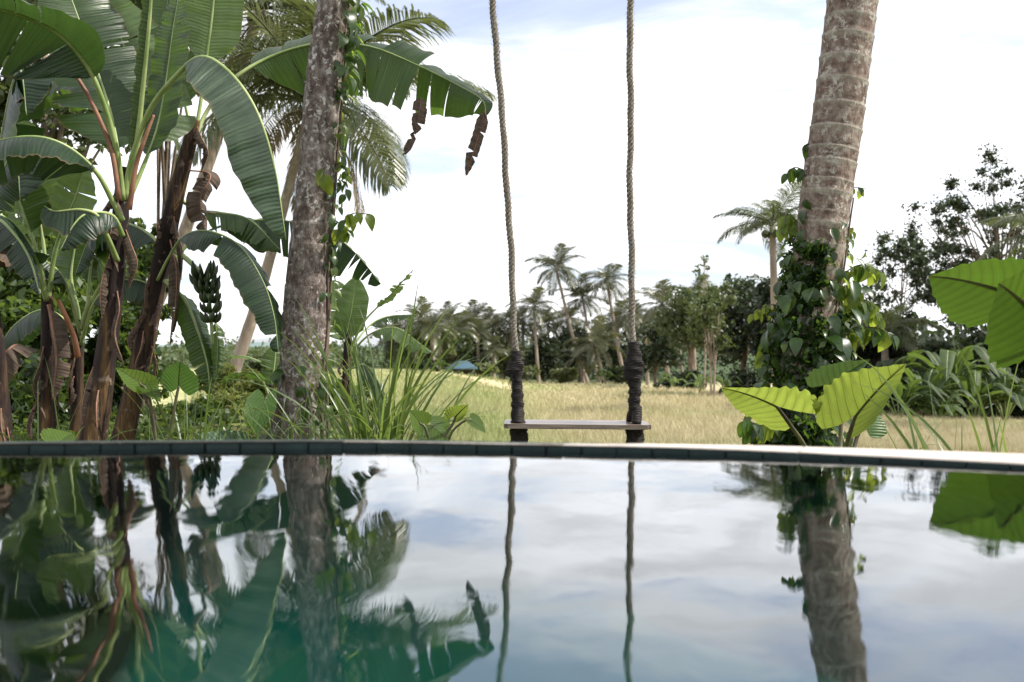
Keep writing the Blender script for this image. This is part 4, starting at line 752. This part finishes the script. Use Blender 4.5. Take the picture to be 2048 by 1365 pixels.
ear_leaf(E1, (1711, 832, 4.45), (1803, 714, 4.2), (1648, 792, 4.3), (1764, 835, 4.62), M['ear'], [(1703, 855, 4.5), (1693, 895, 4.55), (1680, 985, 4.6)], 2)
ear_leaf(E1, (1668, 765, 4.95), (1735, 716, 4.80), (1628, 745, 4.9), (1668, 800, 4.72), M['ear_top'], [(1680, 820, 4.95), (1680, 895, 4.9), (1672, 985, 4.75)], 3)
ear_leaf(E1, (1730, 850, 4.8), (1752, 815, 4.85), (1690, 870, 4.8), (1770, 870, 4.82), M['ear_deep'], [(1712, 880, 4.8), (1690, 985, 4.7)], 4)
E2 = thing('elephant_ear', 'large elephant ear plant reaching in at the right edge', 'elephant ear', (P(2140, 0, 3.3)[0], 3.3, -.6))
ear_leaf(E2, (1995, 578, 3.45), (1850, 534, 3.28), (1930, 660, 3.58), (2060, 530, 3.22), M['ear_deep'], [(2050, 640, 3.4), (2110, 800, 3.35), (2135, 1070, 3.3)], 5, .055, .010)
ear_leaf(E2, (2072, 628, 3.25), (1990, 552, 3.08), (1990, 735, 3.40), (2150, 540, 3.0), M['ear_deep'], [(2100, 720, 3.25), (2130, 850, 3.3), (2140, 1070, 3.3)], 6, .06, .011)
E3 = thing('elephant_ear', 'small elephant ear plant between the grass clump and the swing', 'elephant ear', (P(890, 0, 4.6)[0], 4.6, -.62))
ear_leaf(E3, (912, 832, 4.6), (935, 806, 4.55), (893, 822, 4.5), (928, 838, 4.65), M['ear'], [(905, 850, 4.6), (890, 880, 4.6), (884, 985, 4.6)], 7, .08, .005)
ear_leaf(E3, (862, 850, 4.7), (900, 880, 4.55), (840, 880, 4.6), (892, 842, 4.8), M['ear'], [(868, 880, 4.65), (880, 985, 4.6)], 8, .06, .005)
ear_leaf(E3, (838, 845, 4.6), (822, 820, 4.55), (826, 862, 4.5), (860, 830, 4.65), M['ear'], [(855, 868, 4.6), (878, 985, 4.6)], 9, .06, .005)
ear_leaf(E3, (945, 842, 4.6), (972, 862, 4.5), (938, 852, 4.55), (956, 834, 4.65), M['ear'], [(925, 845, 4.6), (898, 880, 4.6), (886, 985, 4.6)], 10, .06, .004)
E4 = thing('elephant_ear', 'elephant ear plant with dark upright leaf in front of the slanting banana stem', 'elephant ear', (P(340, 0, 4.7)[0], 4.7, -.47))
ear_leaf(E4, (358, 772, 4.7), (358, 722, 4.68), (325, 755, 4.6), (400, 770, 4.78), M['ear_deep'], [(352, 800, 4.7), (340, 880, 4.7), (335, 970, 4.7)], 11, .05, .006)
ear_leaf(E4, (278, 765, 4.7), (235, 735, 4.6), (262, 782, 4.62), (306, 752, 4.75), M['ear'], [(300, 800, 4.7), (325, 970, 4.7)], 12, .06, .005)
ear_leaf(E4, (288, 772, 4.72), (322, 798, 4.6), (275, 782, 4.66), (308, 764, 4.78), M['ear'], [(300, 820, 4.72), (328, 970, 4.7)], 13, .06, .004)
E5 = thing('elephant_ear', 'bright green elephant ear leaf low at the pool edge, far left', 'elephant ear', (P(112, 0, 3.6)[0], 3.6, -.47))
ear_leaf(E5, (120, 884, 3.6), (150, 862, 3.7), (86, 864, 3.62), (140, 896, 3.5), M['ear'], [(118, 930, 3.6), (112, 1050, 3.6)], 14, .04, .005)
E6 = thing('elephant_ear', 'dark rounded elephant ear leaf hanging at the left foot of the palm', 'elephant ear', (P(520, 0, 5.2)[0], 5.2, -.47))
ear_leaf(E6, (530, 800, 5.2), (512, 868, 5.1), (488, 815, 5.15), (552, 815, 5.2), M['ear_deep'], [(540, 790, 5.25), (545, 830, 5.3), (528, 960, 5.2)], 15, .03, .005)
ear_leaf(E6, (470, 885, 5.2), (400, 862, 5.0), (440, 900, 5.05), (480, 868, 5.3), M['ear_top'], [(500, 910, 5.2), (522, 960, 5.2)], 16, .03, .005)

# ------------------------------------------------------------------ grasses
def blade(root, b0, dirv, ln, w, bend, g, name='blade', n=10):
    dirv = nrm(dirv); p = [np.array(b0)]; d = dirv.copy()
    for i in range(n): d = nrm(d + np.array([0, 0, -1]) * bend * (i / n) + np.array([dirv[0], dirv[1], 0]) * bend * .35); p.append(p[-1] + d * ln / n)
    p = np.array(p); sd_ = nrm(np.cross(dirv, [g.uniform(-1, 1), g.uniform(-1, 1), .25])); V, Fc, U = [], [], []
    for i, q in enumerate(p):
        s = i / n; ww = w * (.55 + .9 * s if s < .4 else .91) * (1 - s) ** .55 + .0004; V += [q - sd_ * ww, q + np.cross(sd_, dirv) * ww * .25, q + sd_ * ww]
        if i: o = (i - 1) * 3; Fc += [(o, o + 1, o + 4, o + 3), (o + 1, o + 2, o + 5, o + 4)]
    add(name, V, Fc, M['blade'], root)
def clump(label, pos, n, ln, w, spread, bend, seed, group=None, xb=0.0):
    g = random.Random(seed); r = thing('grass_clump', label, 'grass', pos, group)
    for _ in range(n):
        a = g.uniform(0, 6.283); sp_ = g.uniform(.05, spread); b0 = np.array(pos) + np.array([g.gauss(0, .08), g.gauss(0, .08), -.03]); blade(r, b0, (math.cos(a) * sp_ + xb, math.sin(a) * sp_, 1), ln * g.uniform(.55, 1.15), w * g.uniform(.7, 1.2), bend * g.uniform(.3, 1.5), g)
q = P(755, 0, 5.0); clump('tall arching green grass clump right of the grey-brown palm', (q[0], q[1], gz(q[0], q[1])), 120, 1.08, .0115, .55, .30, 1)
q = P(690, 0, 4.8); clump('thin fine-bladed grass tuft at the right foot of the grey-brown palm', (q[0], q[1], gz(q[0], q[1])), 55, .75, .005, .7, .28, 2)
q = P(1960, 0, 3.6); clump('sparse broad green reed blades below the right-edge elephant ear', (q[0], q[1], -.62), 15, .85, .011, .45, .18, 3)
q = P(1800, 0, 4.2); clump('few bent grass blades right of the yellow-green elephant ear', (q[0], q[1], -.64), 14, .72, .006, .95, .3, 4)
q = P(1890, 0, 3.9); clump('low drooping grass tuft left of the reed blades at right', (q[0], q[1], -.63), 22, .60, .006, .9, .4, 41)
q = P(385, 0, 4.9); clump('upright green grass tuft left of the hanging elephant ear leaf', (q[0], q[1], gz(q[0], q[1])), 26, .62, .007, .45, .15, 5)
q = P(300, 0, 4.5); clump('feathery low grass tuft at the foot of the slanting banana stem', (q[0], q[1], gz(q[0], q[1])), 40, .42, .004, .8, .35, 6)
q = P(90, 0, 4.6); clump('long bent grass blades among the left banana stems', (q[0], q[1], gz(q[0], q[1])), 18, .62, .007, .9, .3, 7)
q = P(570, 0, 5.0); clump('wispy grass in front of the grey-brown palm foot', (q[0], q[1], gz(q[0], q[1])), 24, .6, .004, .7, .3, 8)

# ------------------------------------------------------------------ trees and shrubs
def foliage(name, lobes, n_leaf, size, mat, parent, seed, drape=.3, shell=.55):
    """leaves scattered in uneven clumps: lobes = list of (centre, radius)"""
    g = np.random.default_rng(seed); C = []; 
    for c, r in lobes:
        k = n_leaf; d = g.normal(0, 1, (k, 3)); d /= np.linalg.norm(d, axis=1)[:, None]; rad = r * (shell + (1.08 - shell) * g.uniform(0, 1, k) ** .7) if shell >= .1 else r * np.abs(g.normal(0, .75, k)); q = np.asarray(c) + d * rad[:, None] * np.array([1, 1, .8]); C.append(q)
    C = np.vstack(C); m = len(C); a = g.normal(0, 1, (m, 3)); a[:, 2] -= drape; a /= np.linalg.norm(a, axis=1)[:, None]
    nn = g.normal(0, 1, (m, 3)); nn[:, 2] += .8; s = np.cross(a, nn); s /= np.linalg.norm(s, axis=1)[:, None]; up = np.cross(s, a)
    ln = size * g.uniform(.6, 1.3, m)[:, None]; wd = ln * .28
    V = np.stack([C - a * ln * .5, C + s * wd + up * wd * .4, C + a * ln * .5, C - s * wd + up * wd * .4], 1).reshape(-1, 3)
    return add(name, V, np.arange(m * 4).reshape(-1, 4), mat, parent, smooth=False)
tag(foliage('leaf_mass', LEAFMASS[0], 26, .045, M['vine'], LEAFMASS[1], 77, shell=.2), kind='stuff')
def tree(label, name, cat, px, py, rx, ry, d, mat, nl, leaf, seed, clumps=26, trunkpx=None, group=None, crad=.34, bark='bark_dark', trunkw=None, shell=.5, zs=1.0, multi=1, open_=0.0):
    g = random.Random(seed); sc = d / F; c = P(px, py, d); bx = (trunkpx if trunkpx is not None else px); bx = (bx - 1024) / F * d
    gzv = gz(bx, d); rx *= 1.22; ry *= 1.2; root = thing(name, label, cat, (bx, d, gzv), group); RX, RZ = rx * sc, ry * sc; RY = (RX + RZ) * .5
    lobes = []
    for k in range(clumps):
        v = nrm([g.gauss(0, 1), g.gauss(0, 1), g.gauss(0, 1) + .15]); f = g.uniform(.3, .95) if open_ == 0 else g.uniform(.55, 1.0); cr = crad * min(RX, RZ) * g.uniform(.6, 1.25); lobes.append((c + v * np.array([RX, RY, RZ]) * f * (1 - crad * .5), cr))
    foliage('crown', lobes, max(12, nl // clumps), leaf, mat, root, seed, shell=shell)
    tw = trunkw if trunkw else max(.05, .035 * (c[2] + RZ - gzv)); parts = []
    for m in range(multi):
        ox = (m - (multi - 1) / 2) * tw * 5; t0 = np.array([bx + ox * .4, d, gzv - .15]); t1 = np.array([c[0] + ox * 2, d, c[2] + RZ * .25])
        p = spl([t0, t0 * .6 + t1 * .4 + np.array([g.uniform(-1, 1) * tw * 2, 0, 0]), t1], 14); parts.append(tube(p, np.linspace(tw, tw * .35, 14), 8))
        for k in range(min(clumps, 14) if clumps < 100 else 70):
            lc_ = lobes[(k * 2 + m) % clumps][0]; q = p[int(g.uniform(5, 12))]; parts.append(tube(spl([q, (q + lc_) / 2 + np.array([0, 0, .12 * RZ]), lc_], 7), np.linspace(tw * .4, tw * .08, 7), 5))
    V, Fc, U = join(parts); add('trunk', V, Fc, M[bark], root)
    return root
TG = 'trees along the far side of the rice field'
T = lambda *a, **k: tree(*a, **k)
T('rounded dark tree right of the left rope, at the field edge', 'broadleaf_tree', 'tree', 1090, 715, 48, 40, 118, M['tree_dark'], 2600, .55, 101, group=TG)
T('pale green bushy tree just behind the left rope', 'broadleaf_tree', 'tree', 1008, 722, 42, 30, 110, M['tree_pale'], 2200, .5, 102, group=TG)
T('dark low tree just right of the right rope', 'broadleaf_tree', 'tree', 1312, 705, 62, 52, 88, M['tree_dark'], 3200, .45, 103, group=TG)
T('dusty green tree behind the two slim pale trunks', 'broadleaf_tree', 'tree', 1395, 640, 75, 72, 78, M['tree_mid'], 4200, .42, 104, group=TG)
T('tall dark tree left of the leaning palm, half behind slim trunks', 'broadleaf_tree', 'tree', 1480, 655, 72, 105, 56, M['tree_dark'], 5200, .32, 105, group=TG)
T('dense dark tree directly behind the leaning palm', 'broadleaf_tree', 'tree', 1570, 640, 85, 105, 52, M['tree_dark'], 5200, .3, 106, group=TG)
T('slim light tree with two pale trunks in front of the dark trees', 'broadleaf_tree', 'tree', 1425, 625, 48, 75, 47, M['tree_mid'], 4200, .2, 107, clumps=34, group=TG, bark='bark_far', trunkw=.065, multi=2, crad=.3, shell=.05)
T('wispy bare-topped sapling above the dark trees', 'broadleaf_tree', 'tree', 1408, 545, 22, 38, 70, M['tree_mid'], 160, .3, 108, clumps=10, group=TG, trunkw=.08, bark='bark_far', open_=1)
T('dusty olive tree at the left end of the field', 'broadleaf_tree', 'tree', 855, 690, 45, 48, 100, M['tree_pale'], 2400, .5, 109, group=TG)
T('dark tree beside the blue-roofed hut', 'broadleaf_tree', 'tree', 905, 700, 40, 36, 106, M['tree_mid'], 2200, .5, 110, group=TG)
T('olive tree behind the blue-roofed hut, toward the left rope', 'broadleaf_tree', 'tree', 962, 695, 48, 44, 116, M['tree_mid'], 2600, .5, 111, group=TG)
T('dark tree between the two ropes, behind the low palm', 'broadleaf_tree', 'tree', 1160, 700, 55, 50, 128, M['tree_dark'], 2600, .55, 112, group=TG)
T('shaded tree left of the right rope', 'broadleaf_tree', 'tree', 1240, 705, 50, 52, 126, M['tree_dark'], 2600, .55, 113, group=TG)
T('far grey-green tree left of the young banana plant', 'broadleaf_tree', 'tree', 800, 705, 45, 28, 140, M['tree_mid'], 1800, .6, 114, group=TG)
T('tall open-crowned tree with clumped foliage at the upper right', 'broadleaf_tree', 'tree', 1990, 500, 150, 170, 30, M['tree_dark'], 24000, .11, 115, clumps=150, crad=.10, open_=1, trunkpx=2000, group=TG, trunkw=.10, shell=.05)
T('sparse feathery tree between the leaning palm and the right edge', 'broadleaf_tree', 'tree', 1805, 570, 70, 120, 34, M['tree_dark'], 8500, .13, 116, clumps=80, crad=.2, open_=1, group=TG, trunkw=.06, shell=.05)
T('dense dark tree low behind the right-edge elephant ear', 'broadleaf_tree', 'tree', 2010, 720, 110, 75, 28, M['tree_dark'], 6500, .18, 117, clumps=40, group=TG)
T('dark shrubby tree right of the leaning palm base', 'broadleaf_tree', 'tree', 1745, 720, 75, 85, 32, M['tree_dark'], 4200, .19, 118, clumps=30, group=TG)
T('broad green tree beyond the right-hand banana row', 'broadleaf_tree', 'tree', 1880, 745, 80, 55, 30, M['tree_mid'], 3800, .2, 119, clumps=30, group=TG)
g = np.random.default_rng(90); lob = []
for k in range(150):
    px = g.uniform(60, 1060); d = g.uniform(125, 165); tp = np.interp(px, [60, 420, 640, 780, 880, 1060], [700, 706, 704, 690, 672, 668]); lob.append((P(px, g.uniform(tp, 752), d), g.uniform(1.6, 3.2)))
tag(foliage('olive_wood', lob, 80, .7, M['tree_mid'], None, 92), 'pale olive belt of distant trees left of the swing', 'wood', kind='stuff'); lob = []
for k in range(170):
    px = g.uniform(1030, 1720); d = g.uniform(136, 170); tp = np.interp(px, [640, 800, 900, 1050, 1250, 1350, 1500, 1720], [712, 690, 672, 668, 655, 640, 600, 600]); lob.append((P(px, g.uniform(tp, 765), d), g.uniform(2.0, 4.0)))
for k in range(90):
    px = g.uniform(1560, 2300); d = g.uniform(46, 58); lob.append((P(px, g.uniform(655, 830), d), g.uniform(.9, 1.9)))
for k in range(70):
    px = g.uniform(1690, 2300); d = g.uniform(27, 34); lob.append((P(px, g.uniform(760, 835), d), g.uniform(.3, .7)))
tag(foliage('distant_wood', lob, 90, .62, M['tree_dark'], None, 91), 'dark wood closing off the far side of the field', 'wood', kind='stuff')
# left grove
T('high leafy tree behind the banana leaves, top left corner', 'broadleaf_tree', 'tree', 90, 130, 190, 230, 13, M['tree_mid'], 9000, .13, 130, clumps=60, crad=.22, trunkpx=72, trunkw=.10, bark='bark_far', open_=1)
T('leafy tree crown above the slanting banana plant', 'broadleaf_tree', 'tree', 350, 20, 130, 110, 14, M['shrub'], 5500, .13, 131, clumps=44, crad=.25, trunkpx=270, trunkw=.07)
S_ = lambda *a, **k: tree(*a, **k)
S_('big glossy shrub filling the gap behind the left banana stems', 'shrub', 'shrub', 70, 620, 150, 190, 8.6, M['shrub'], 8000, .10, 140, clumps=60, crad=.28, trunkw=.03)
S_('leafy shrub rising between the left banana stems', 'shrub', 'shrub', 130, 560, 105, 95, 9.6, M['shrub'], 4200, .09, 139, clumps=40, crad=.3, trunkw=.02)
S_('loose leafy shrub seen through the gap between the two tallest banana stems', 'shrub', 'shrub', 290, 560, 55, 130, 11, M['shrub'], 3600, .09, 138, clumps=40, crad=.3, trunkw=.02)
S_('dark undergrowth shrub low behind the leftmost stems', 'shrub', 'shrub', 60, 800, 150, 110, 7.6, M['shrub'], 5500, .09, 141, clumps=44, crad=.3, trunkw=.02)
S_('shrub between the tall banana stem and the slanting stem', 'shrub', 'shrub', 235, 740, 85, 130, 8.8, M['shrub'], 4200, .09, 142, clumps=36, crad=.3, trunkw=.02)
S_('yellow-green bush left of the palm foot', 'shrub', 'shrub', 470, 830, 95, 55, 9.6, M['shrub_lime'], 5200, .06, 143, clumps=44, crad=.34, trunkw=.015)
S_('low olive bush under the banana fruit bunch', 'shrub', 'shrub', 395, 850, 80, 50, 8.4, M['shrub'], 3600, .06, 144, clumps=36, crad=.34, trunkw=.015)
S_('dry yellowish bush immediately behind the palm foot', 'shrub', 'shrub', 560, 845, 70, 45, 8.8, M['shrub_lime'], 3200, .06, 145, clumps=30, crad=.34, trunkw=.015)
S_('distant green hedge bush beyond the yellow-green bush', 'shrub', 'shrub', 490, 765, 110, 40, 22, M['shrub_lime'], 4200, .13, 146, clumps=40, crad=.4, trunkw=.03)
S_('grey-green far bush on the left skyline', 'shrub', 'shrub', 540, 730, 90, 24, 60, M['tree_mid'], 2600, .3, 147, clumps=30, crad=.5, trunkw=.05)
S_('small leafy bush under the young banana plant', 'shrub', 'shrub', 690, 810, 70, 60, 10.5, M['shrub'], 3400, .07, 148, clumps=30, crad=.34, trunkw=.015)
S_('leafy dark bush at the foot of the leaning palm', 'shrub', 'shrub', 1590, 880, 85, 40, 5.3, M['vine'], 1500, .07, 149, clumps=26, crad=.4, trunkw=.01)
for i, (x, y, rx, ry, d, lab) in enumerate([(1130, 752, 30, 14, 110, 'green bush at the field edge left of the palm trunks'), (1245, 752, 34, 16, 106, 'green bush at the field edge behind the right rope'), (1370, 765, 60, 22, 74, 'dark bush along the field edge left of the slim trunks'), (1480, 775, 50, 26, 52, 'dark bush along the field edge right of the slim trunks'), (960, 742, 40, 12, 104, 'pale green bush beside the hut'), (1040, 745, 40, 16, 110, 'pale bush right behind the left binding'), (860, 735, 40, 14, 98, 'bush at the field edge left of the hut')]):
    tree(lab, 'shrub', 'shrub', x, y, rx, ry, d, M['tree_pale' if i in (0, 4, 5) else 'tree_mid' if i in (1, 6) else 'tree_dark'], 1100, .006 * d, 160 + i, clumps=18, crad=.6, trunkw=.03, group='bushes at the field edge')
g = np.random.default_rng(33); lob = []
for k in range(420):
    d = g.uniform(4.2, 15); px = g.uniform(-150, 640); x = (px - 1024) / F * d; lob.append((np.array([x, d, gz(x, d) + .03]), g.uniform(.05, .16)))
tag(foliage('ground_cover', lob, 34, .065, M['shrub'], None, 34, shell=.2), 'low leafy ground cover under the banana plants', 'ground cover', kind='stuff')
# small banana plants in the right-hand row
def mini_banana(label, px, py, d, hpx, seed, group, mat='ban_far', n=8):
    g = random.Random(seed); x = (px - 1024) / F * d; z0 = gz(x, d); root = thing('banana_plant', label, 'banana plant', (x, d, z0), group); top = P(px, py, d); h = hpx / F * d
    p = spl([np.array([x, d, z0 - .1]), np.array([x, d, (z0 + top[2]) / 2]), top], 10); add('pseudostem', *tube(p, np.linspace(.09, .05, 10) * h / 1.2, 8)[:2], M['pseudostem'], root)
    for k in range(n):
        a = k * 2.4 + g.uniform(-.4, .4); o = np.array([math.cos(a), math.sin(a), 0]); e = g.uniform(.5, 1.5)
        pts = [top - np.array([0, 0, .1 * h]), top + o * .22 * h + np.array([0, 0, .42 * h * e]), top + o * .55 * h + np.array([0, 0, .55 * h * e]), top + o * .95 * h + np.array([0, 0, (.35 * e - .1) * h])]
        banana_leaf(root, pts, .25, .11 * h, M[mat], (0, 0, 1), (.25, .25), (-.6, -.6), (4, 4), .4, seed=seed * 10 + k, n=14, rr=.012 * h)
BG = 'banana plants at the right side of the field'
for i, (x, y, d, h, lab) in enumerate([(1800, 835, 25, 120, 'broad-leaved banana plant right behind the tallest elephant ear leaf'), (1850, 825, 25.5, 125, 'banana plant second from the leaning palm in the right-hand row'), (1900, 815, 26, 150, 'large banana plant in the middle of the right-hand row'), (1950, 835, 25, 115, 'low banana plant below the right-edge elephant ear'), (2010, 830, 25, 130, 'rightmost banana plant at the field edge'), (1880, 845, 24, 80, 'small banana sapling at the front of the right-hand row')]): mini_banana(lab, x, y, d, h, 200 + i, BG, n=12)
for i, (x, y, d, h, lab) in enumerate([(1345, 775, 72, 40, 'small banana plant in the shade right of the right rope'), (1400, 780, 60, 45, 'small banana plant left of the slim pale trunks'), (1205, 760, 104, 32, 'pale young banana plant left of the right rope'), (1450, 785, 50, 40, 'small banana plant right of the slim pale trunks'), (880, 738, 98, 30, 'pale banana plant left of the blue-roofed hut')]): mini_banana(lab, x, y, d, h, 220 + i, 'banana plants at the field edge', n=7)

# palms of the background
def far_palm(label, px, py, bpx, d, rpx, seed, meshes=FR_FAR, n=20, tw=.13, dry=0, mat='bark_far', group='coconut palms beyond the rice field'):
    c = P(px, py, d); bx = (bpx - 1024) / F * d; z0 = gz(bx, d); root = thing('palm_tree', label, 'palm tree', (bx, d, z0), group)
    b0 = np.array([bx, d, z0 - .2]); m1 = b0 * .6 + c * .4 + np.array([(c[0] - bx) * .06, 0, 0]); p = spl([b0, m1, c], 24)
    add('trunk', *tube(p, np.linspace(tw * 1.35, tw * .8, 24) * (1 + .05 * (np.arange(24) % 2)), 8)[:2], M[mat], root); frond_crown(root, c, rpx / F * d, n, seed, meshes, dry)
    for k in range(4): a = k * 1.6; add('coconut', *tube([c + np.array([.22 * math.cos(a), .22 * math.sin(a), -.25 + z]) for z in (-.13, -.07, .0, .07, .13)], [.02, .1, .13, .1, .02], 6)[:2], M['fruit'], root)
for i, a in enumerate([('tallest leaning coconut palm between the two ropes', 1112, 538, 1176, 122, 68), ('coconut palm just right of the tallest one, crown lower', 1165, 598, 1200, 124, 58), ('upright coconut palm close left of the right rope', 1214, 562, 1252, 120, 62),
        ('coconut palm directly right of the left rope', 1068, 615, 1078, 116, 64), ('low broad-crowned palm at the field edge between the ropes', 1192, 690, 1212, 106, 72), ('large coconut palm right of the right rope', 1325, 612, 1338, 96, 80),
        ('coconut palm low behind the tallest one', 1135, 640, 1142, 130, 52), ('bushy palm at the left end of the tree line', 862, 655, 868, 98, 66), ('palm with thin crown right of the leftmost bushy palm', 912, 662, 914, 110, 50),
        ('palm above the blue-roofed hut', 955, 668, 958, 114, 52), ('palm left of the left rope', 1000, 658, 1002, 120, 48), ('short palm behind the right rope', 1262, 630, 1268, 118, 52), ('palm rising behind the dusty green tree', 1385, 592, 1390, 92, 58),
        ('short palm under the tallest leaning palm', 1160, 715, 1168, 108, 45), ('small palm right of the hut', 985, 700, 988, 108, 42), ('palm half hidden between the right rope and the large palm', 1290, 660, 1296, 104, 48)]):
    far_palm(a[0], *a[1:], 300 + i, tw=.17 if i not in (0, 2) else .2)
g = random.Random(5)
for i in range(14):
    px = [790, 822, 838, 885, 900, 930, 942, 975, 1020, 1045, 1095, 1235, 1275, 1355][i]; py = [672, 668, 640, 648, 640, 655, 640, 645, 640, 655, 650, 640, 648, 630][i]
    far_palm(['leftmost small palm of the far belt, past the young banana plant', 'small far palm just left of the bushy palm', 'small far palm rising over the left shoulder of the bushy palm', 'small far palm at the right side of the bushy palm', 'pale small palm rising behind the hut roof, left of it', 'small palm straight above the hut roof', 'small palm with raised crown right above the hut', 'small far palm halfway between hut and left rope', 'small far palm close to the left side of the left rope', 'small far palm just right of the left rope, crown low', 'small far palm between left rope and tallest palm', 'small far palm close left of the right rope', 'small far palm close right of the right rope', 'small far palm behind the dark trees right of the large palm'][i], px, py, px + g.uniform(-8, 12), g.uniform(118, 132), g.uniform(44, 60), 350 + i, tw=.16, group='small palms in the belt behind the field')
far_palm('coconut palm with drooping fronds just left of the leaning ringed palm', 1545, 452, 1556, 30, 120, 330, FR_NEAR, 18, .12)
far_palm('drooping palm behind the vines right of the leaning ringed palm', 1768, 660, 1775, 31, 105, 331, FR_NEAR, 16, .12)
far_palm('palm with long fronds reaching in at the right edge', 2110, 480, 2090, 20, 170, 332, FR_NEAR, 16, .13)
far_palm('large coconut palm behind the grey-brown trunk, fronds fanning out right', 622, 205, 430, 22, 345, 333, FR_NEAR, 26, .115, 4, group='coconut palms of the left grove')
far_palm('coconut palm high at top left with hanging dry fronds', 520, 20, 208, 25, 300, 334, FR_NEAR, 22, .15, 3, group='coconut palms of the left grove')

# ------------------------------------------------------------------ hut
hc = P(925, 742, 100); hx, hy = hc[0], 100.0; z0 = gz(hx, hy); top = P(0, 722, 100)[2]; ev_ = P(0, 737, 100)[2]
hut = thing('field_hut', 'small field hut with blue roof at the edge of the rice', 'hut', (hx, hy, z0))
V = [(hx - 1.5, hy - 1.3, ev_), (hx + 1.5, hy - 1.3, ev_), (hx + 1.5, hy + 1.3, ev_), (hx - 1.5, hy + 1.3, ev_), (hx - .5, hy, top), (hx + .5, hy, top)]; V2 = V + [(x, y, z - .06) for x, y, z in V]
add('roof', V2, [(0, 1, 5, 4), (1, 2, 5), (2, 3, 4, 5), (3, 0, 4), (7, 6, 10, 11), (8, 7, 11), (9, 8, 11, 10), (6, 9, 10), (0, 6, 7, 1), (1, 7, 8, 2), (2, 8, 9, 3), (3, 9, 6, 0)], M['roof'], hut, smooth=False)
for sx_ in (-1.2, 1.2):
    for sy_ in (-1.0, 1.0): add('post', *box((hx + sx_, hy + sy_, (z0 + ev_) / 2), (.12, .12, ev_ - z0 + .3))[:2], M['hutwood'], hut, smooth=False)
add('wall', *box((hx, hy + .9, (z0 + ev_) / 2), (2.3, .08, ev_ - z0))[:2], M['hutwood'], hut, smooth=False)
add('bench', *box((hx, hy, z0 + .5), (2.2, 1.6, .1))[:2], M['hutwood'], hut, smooth=False)
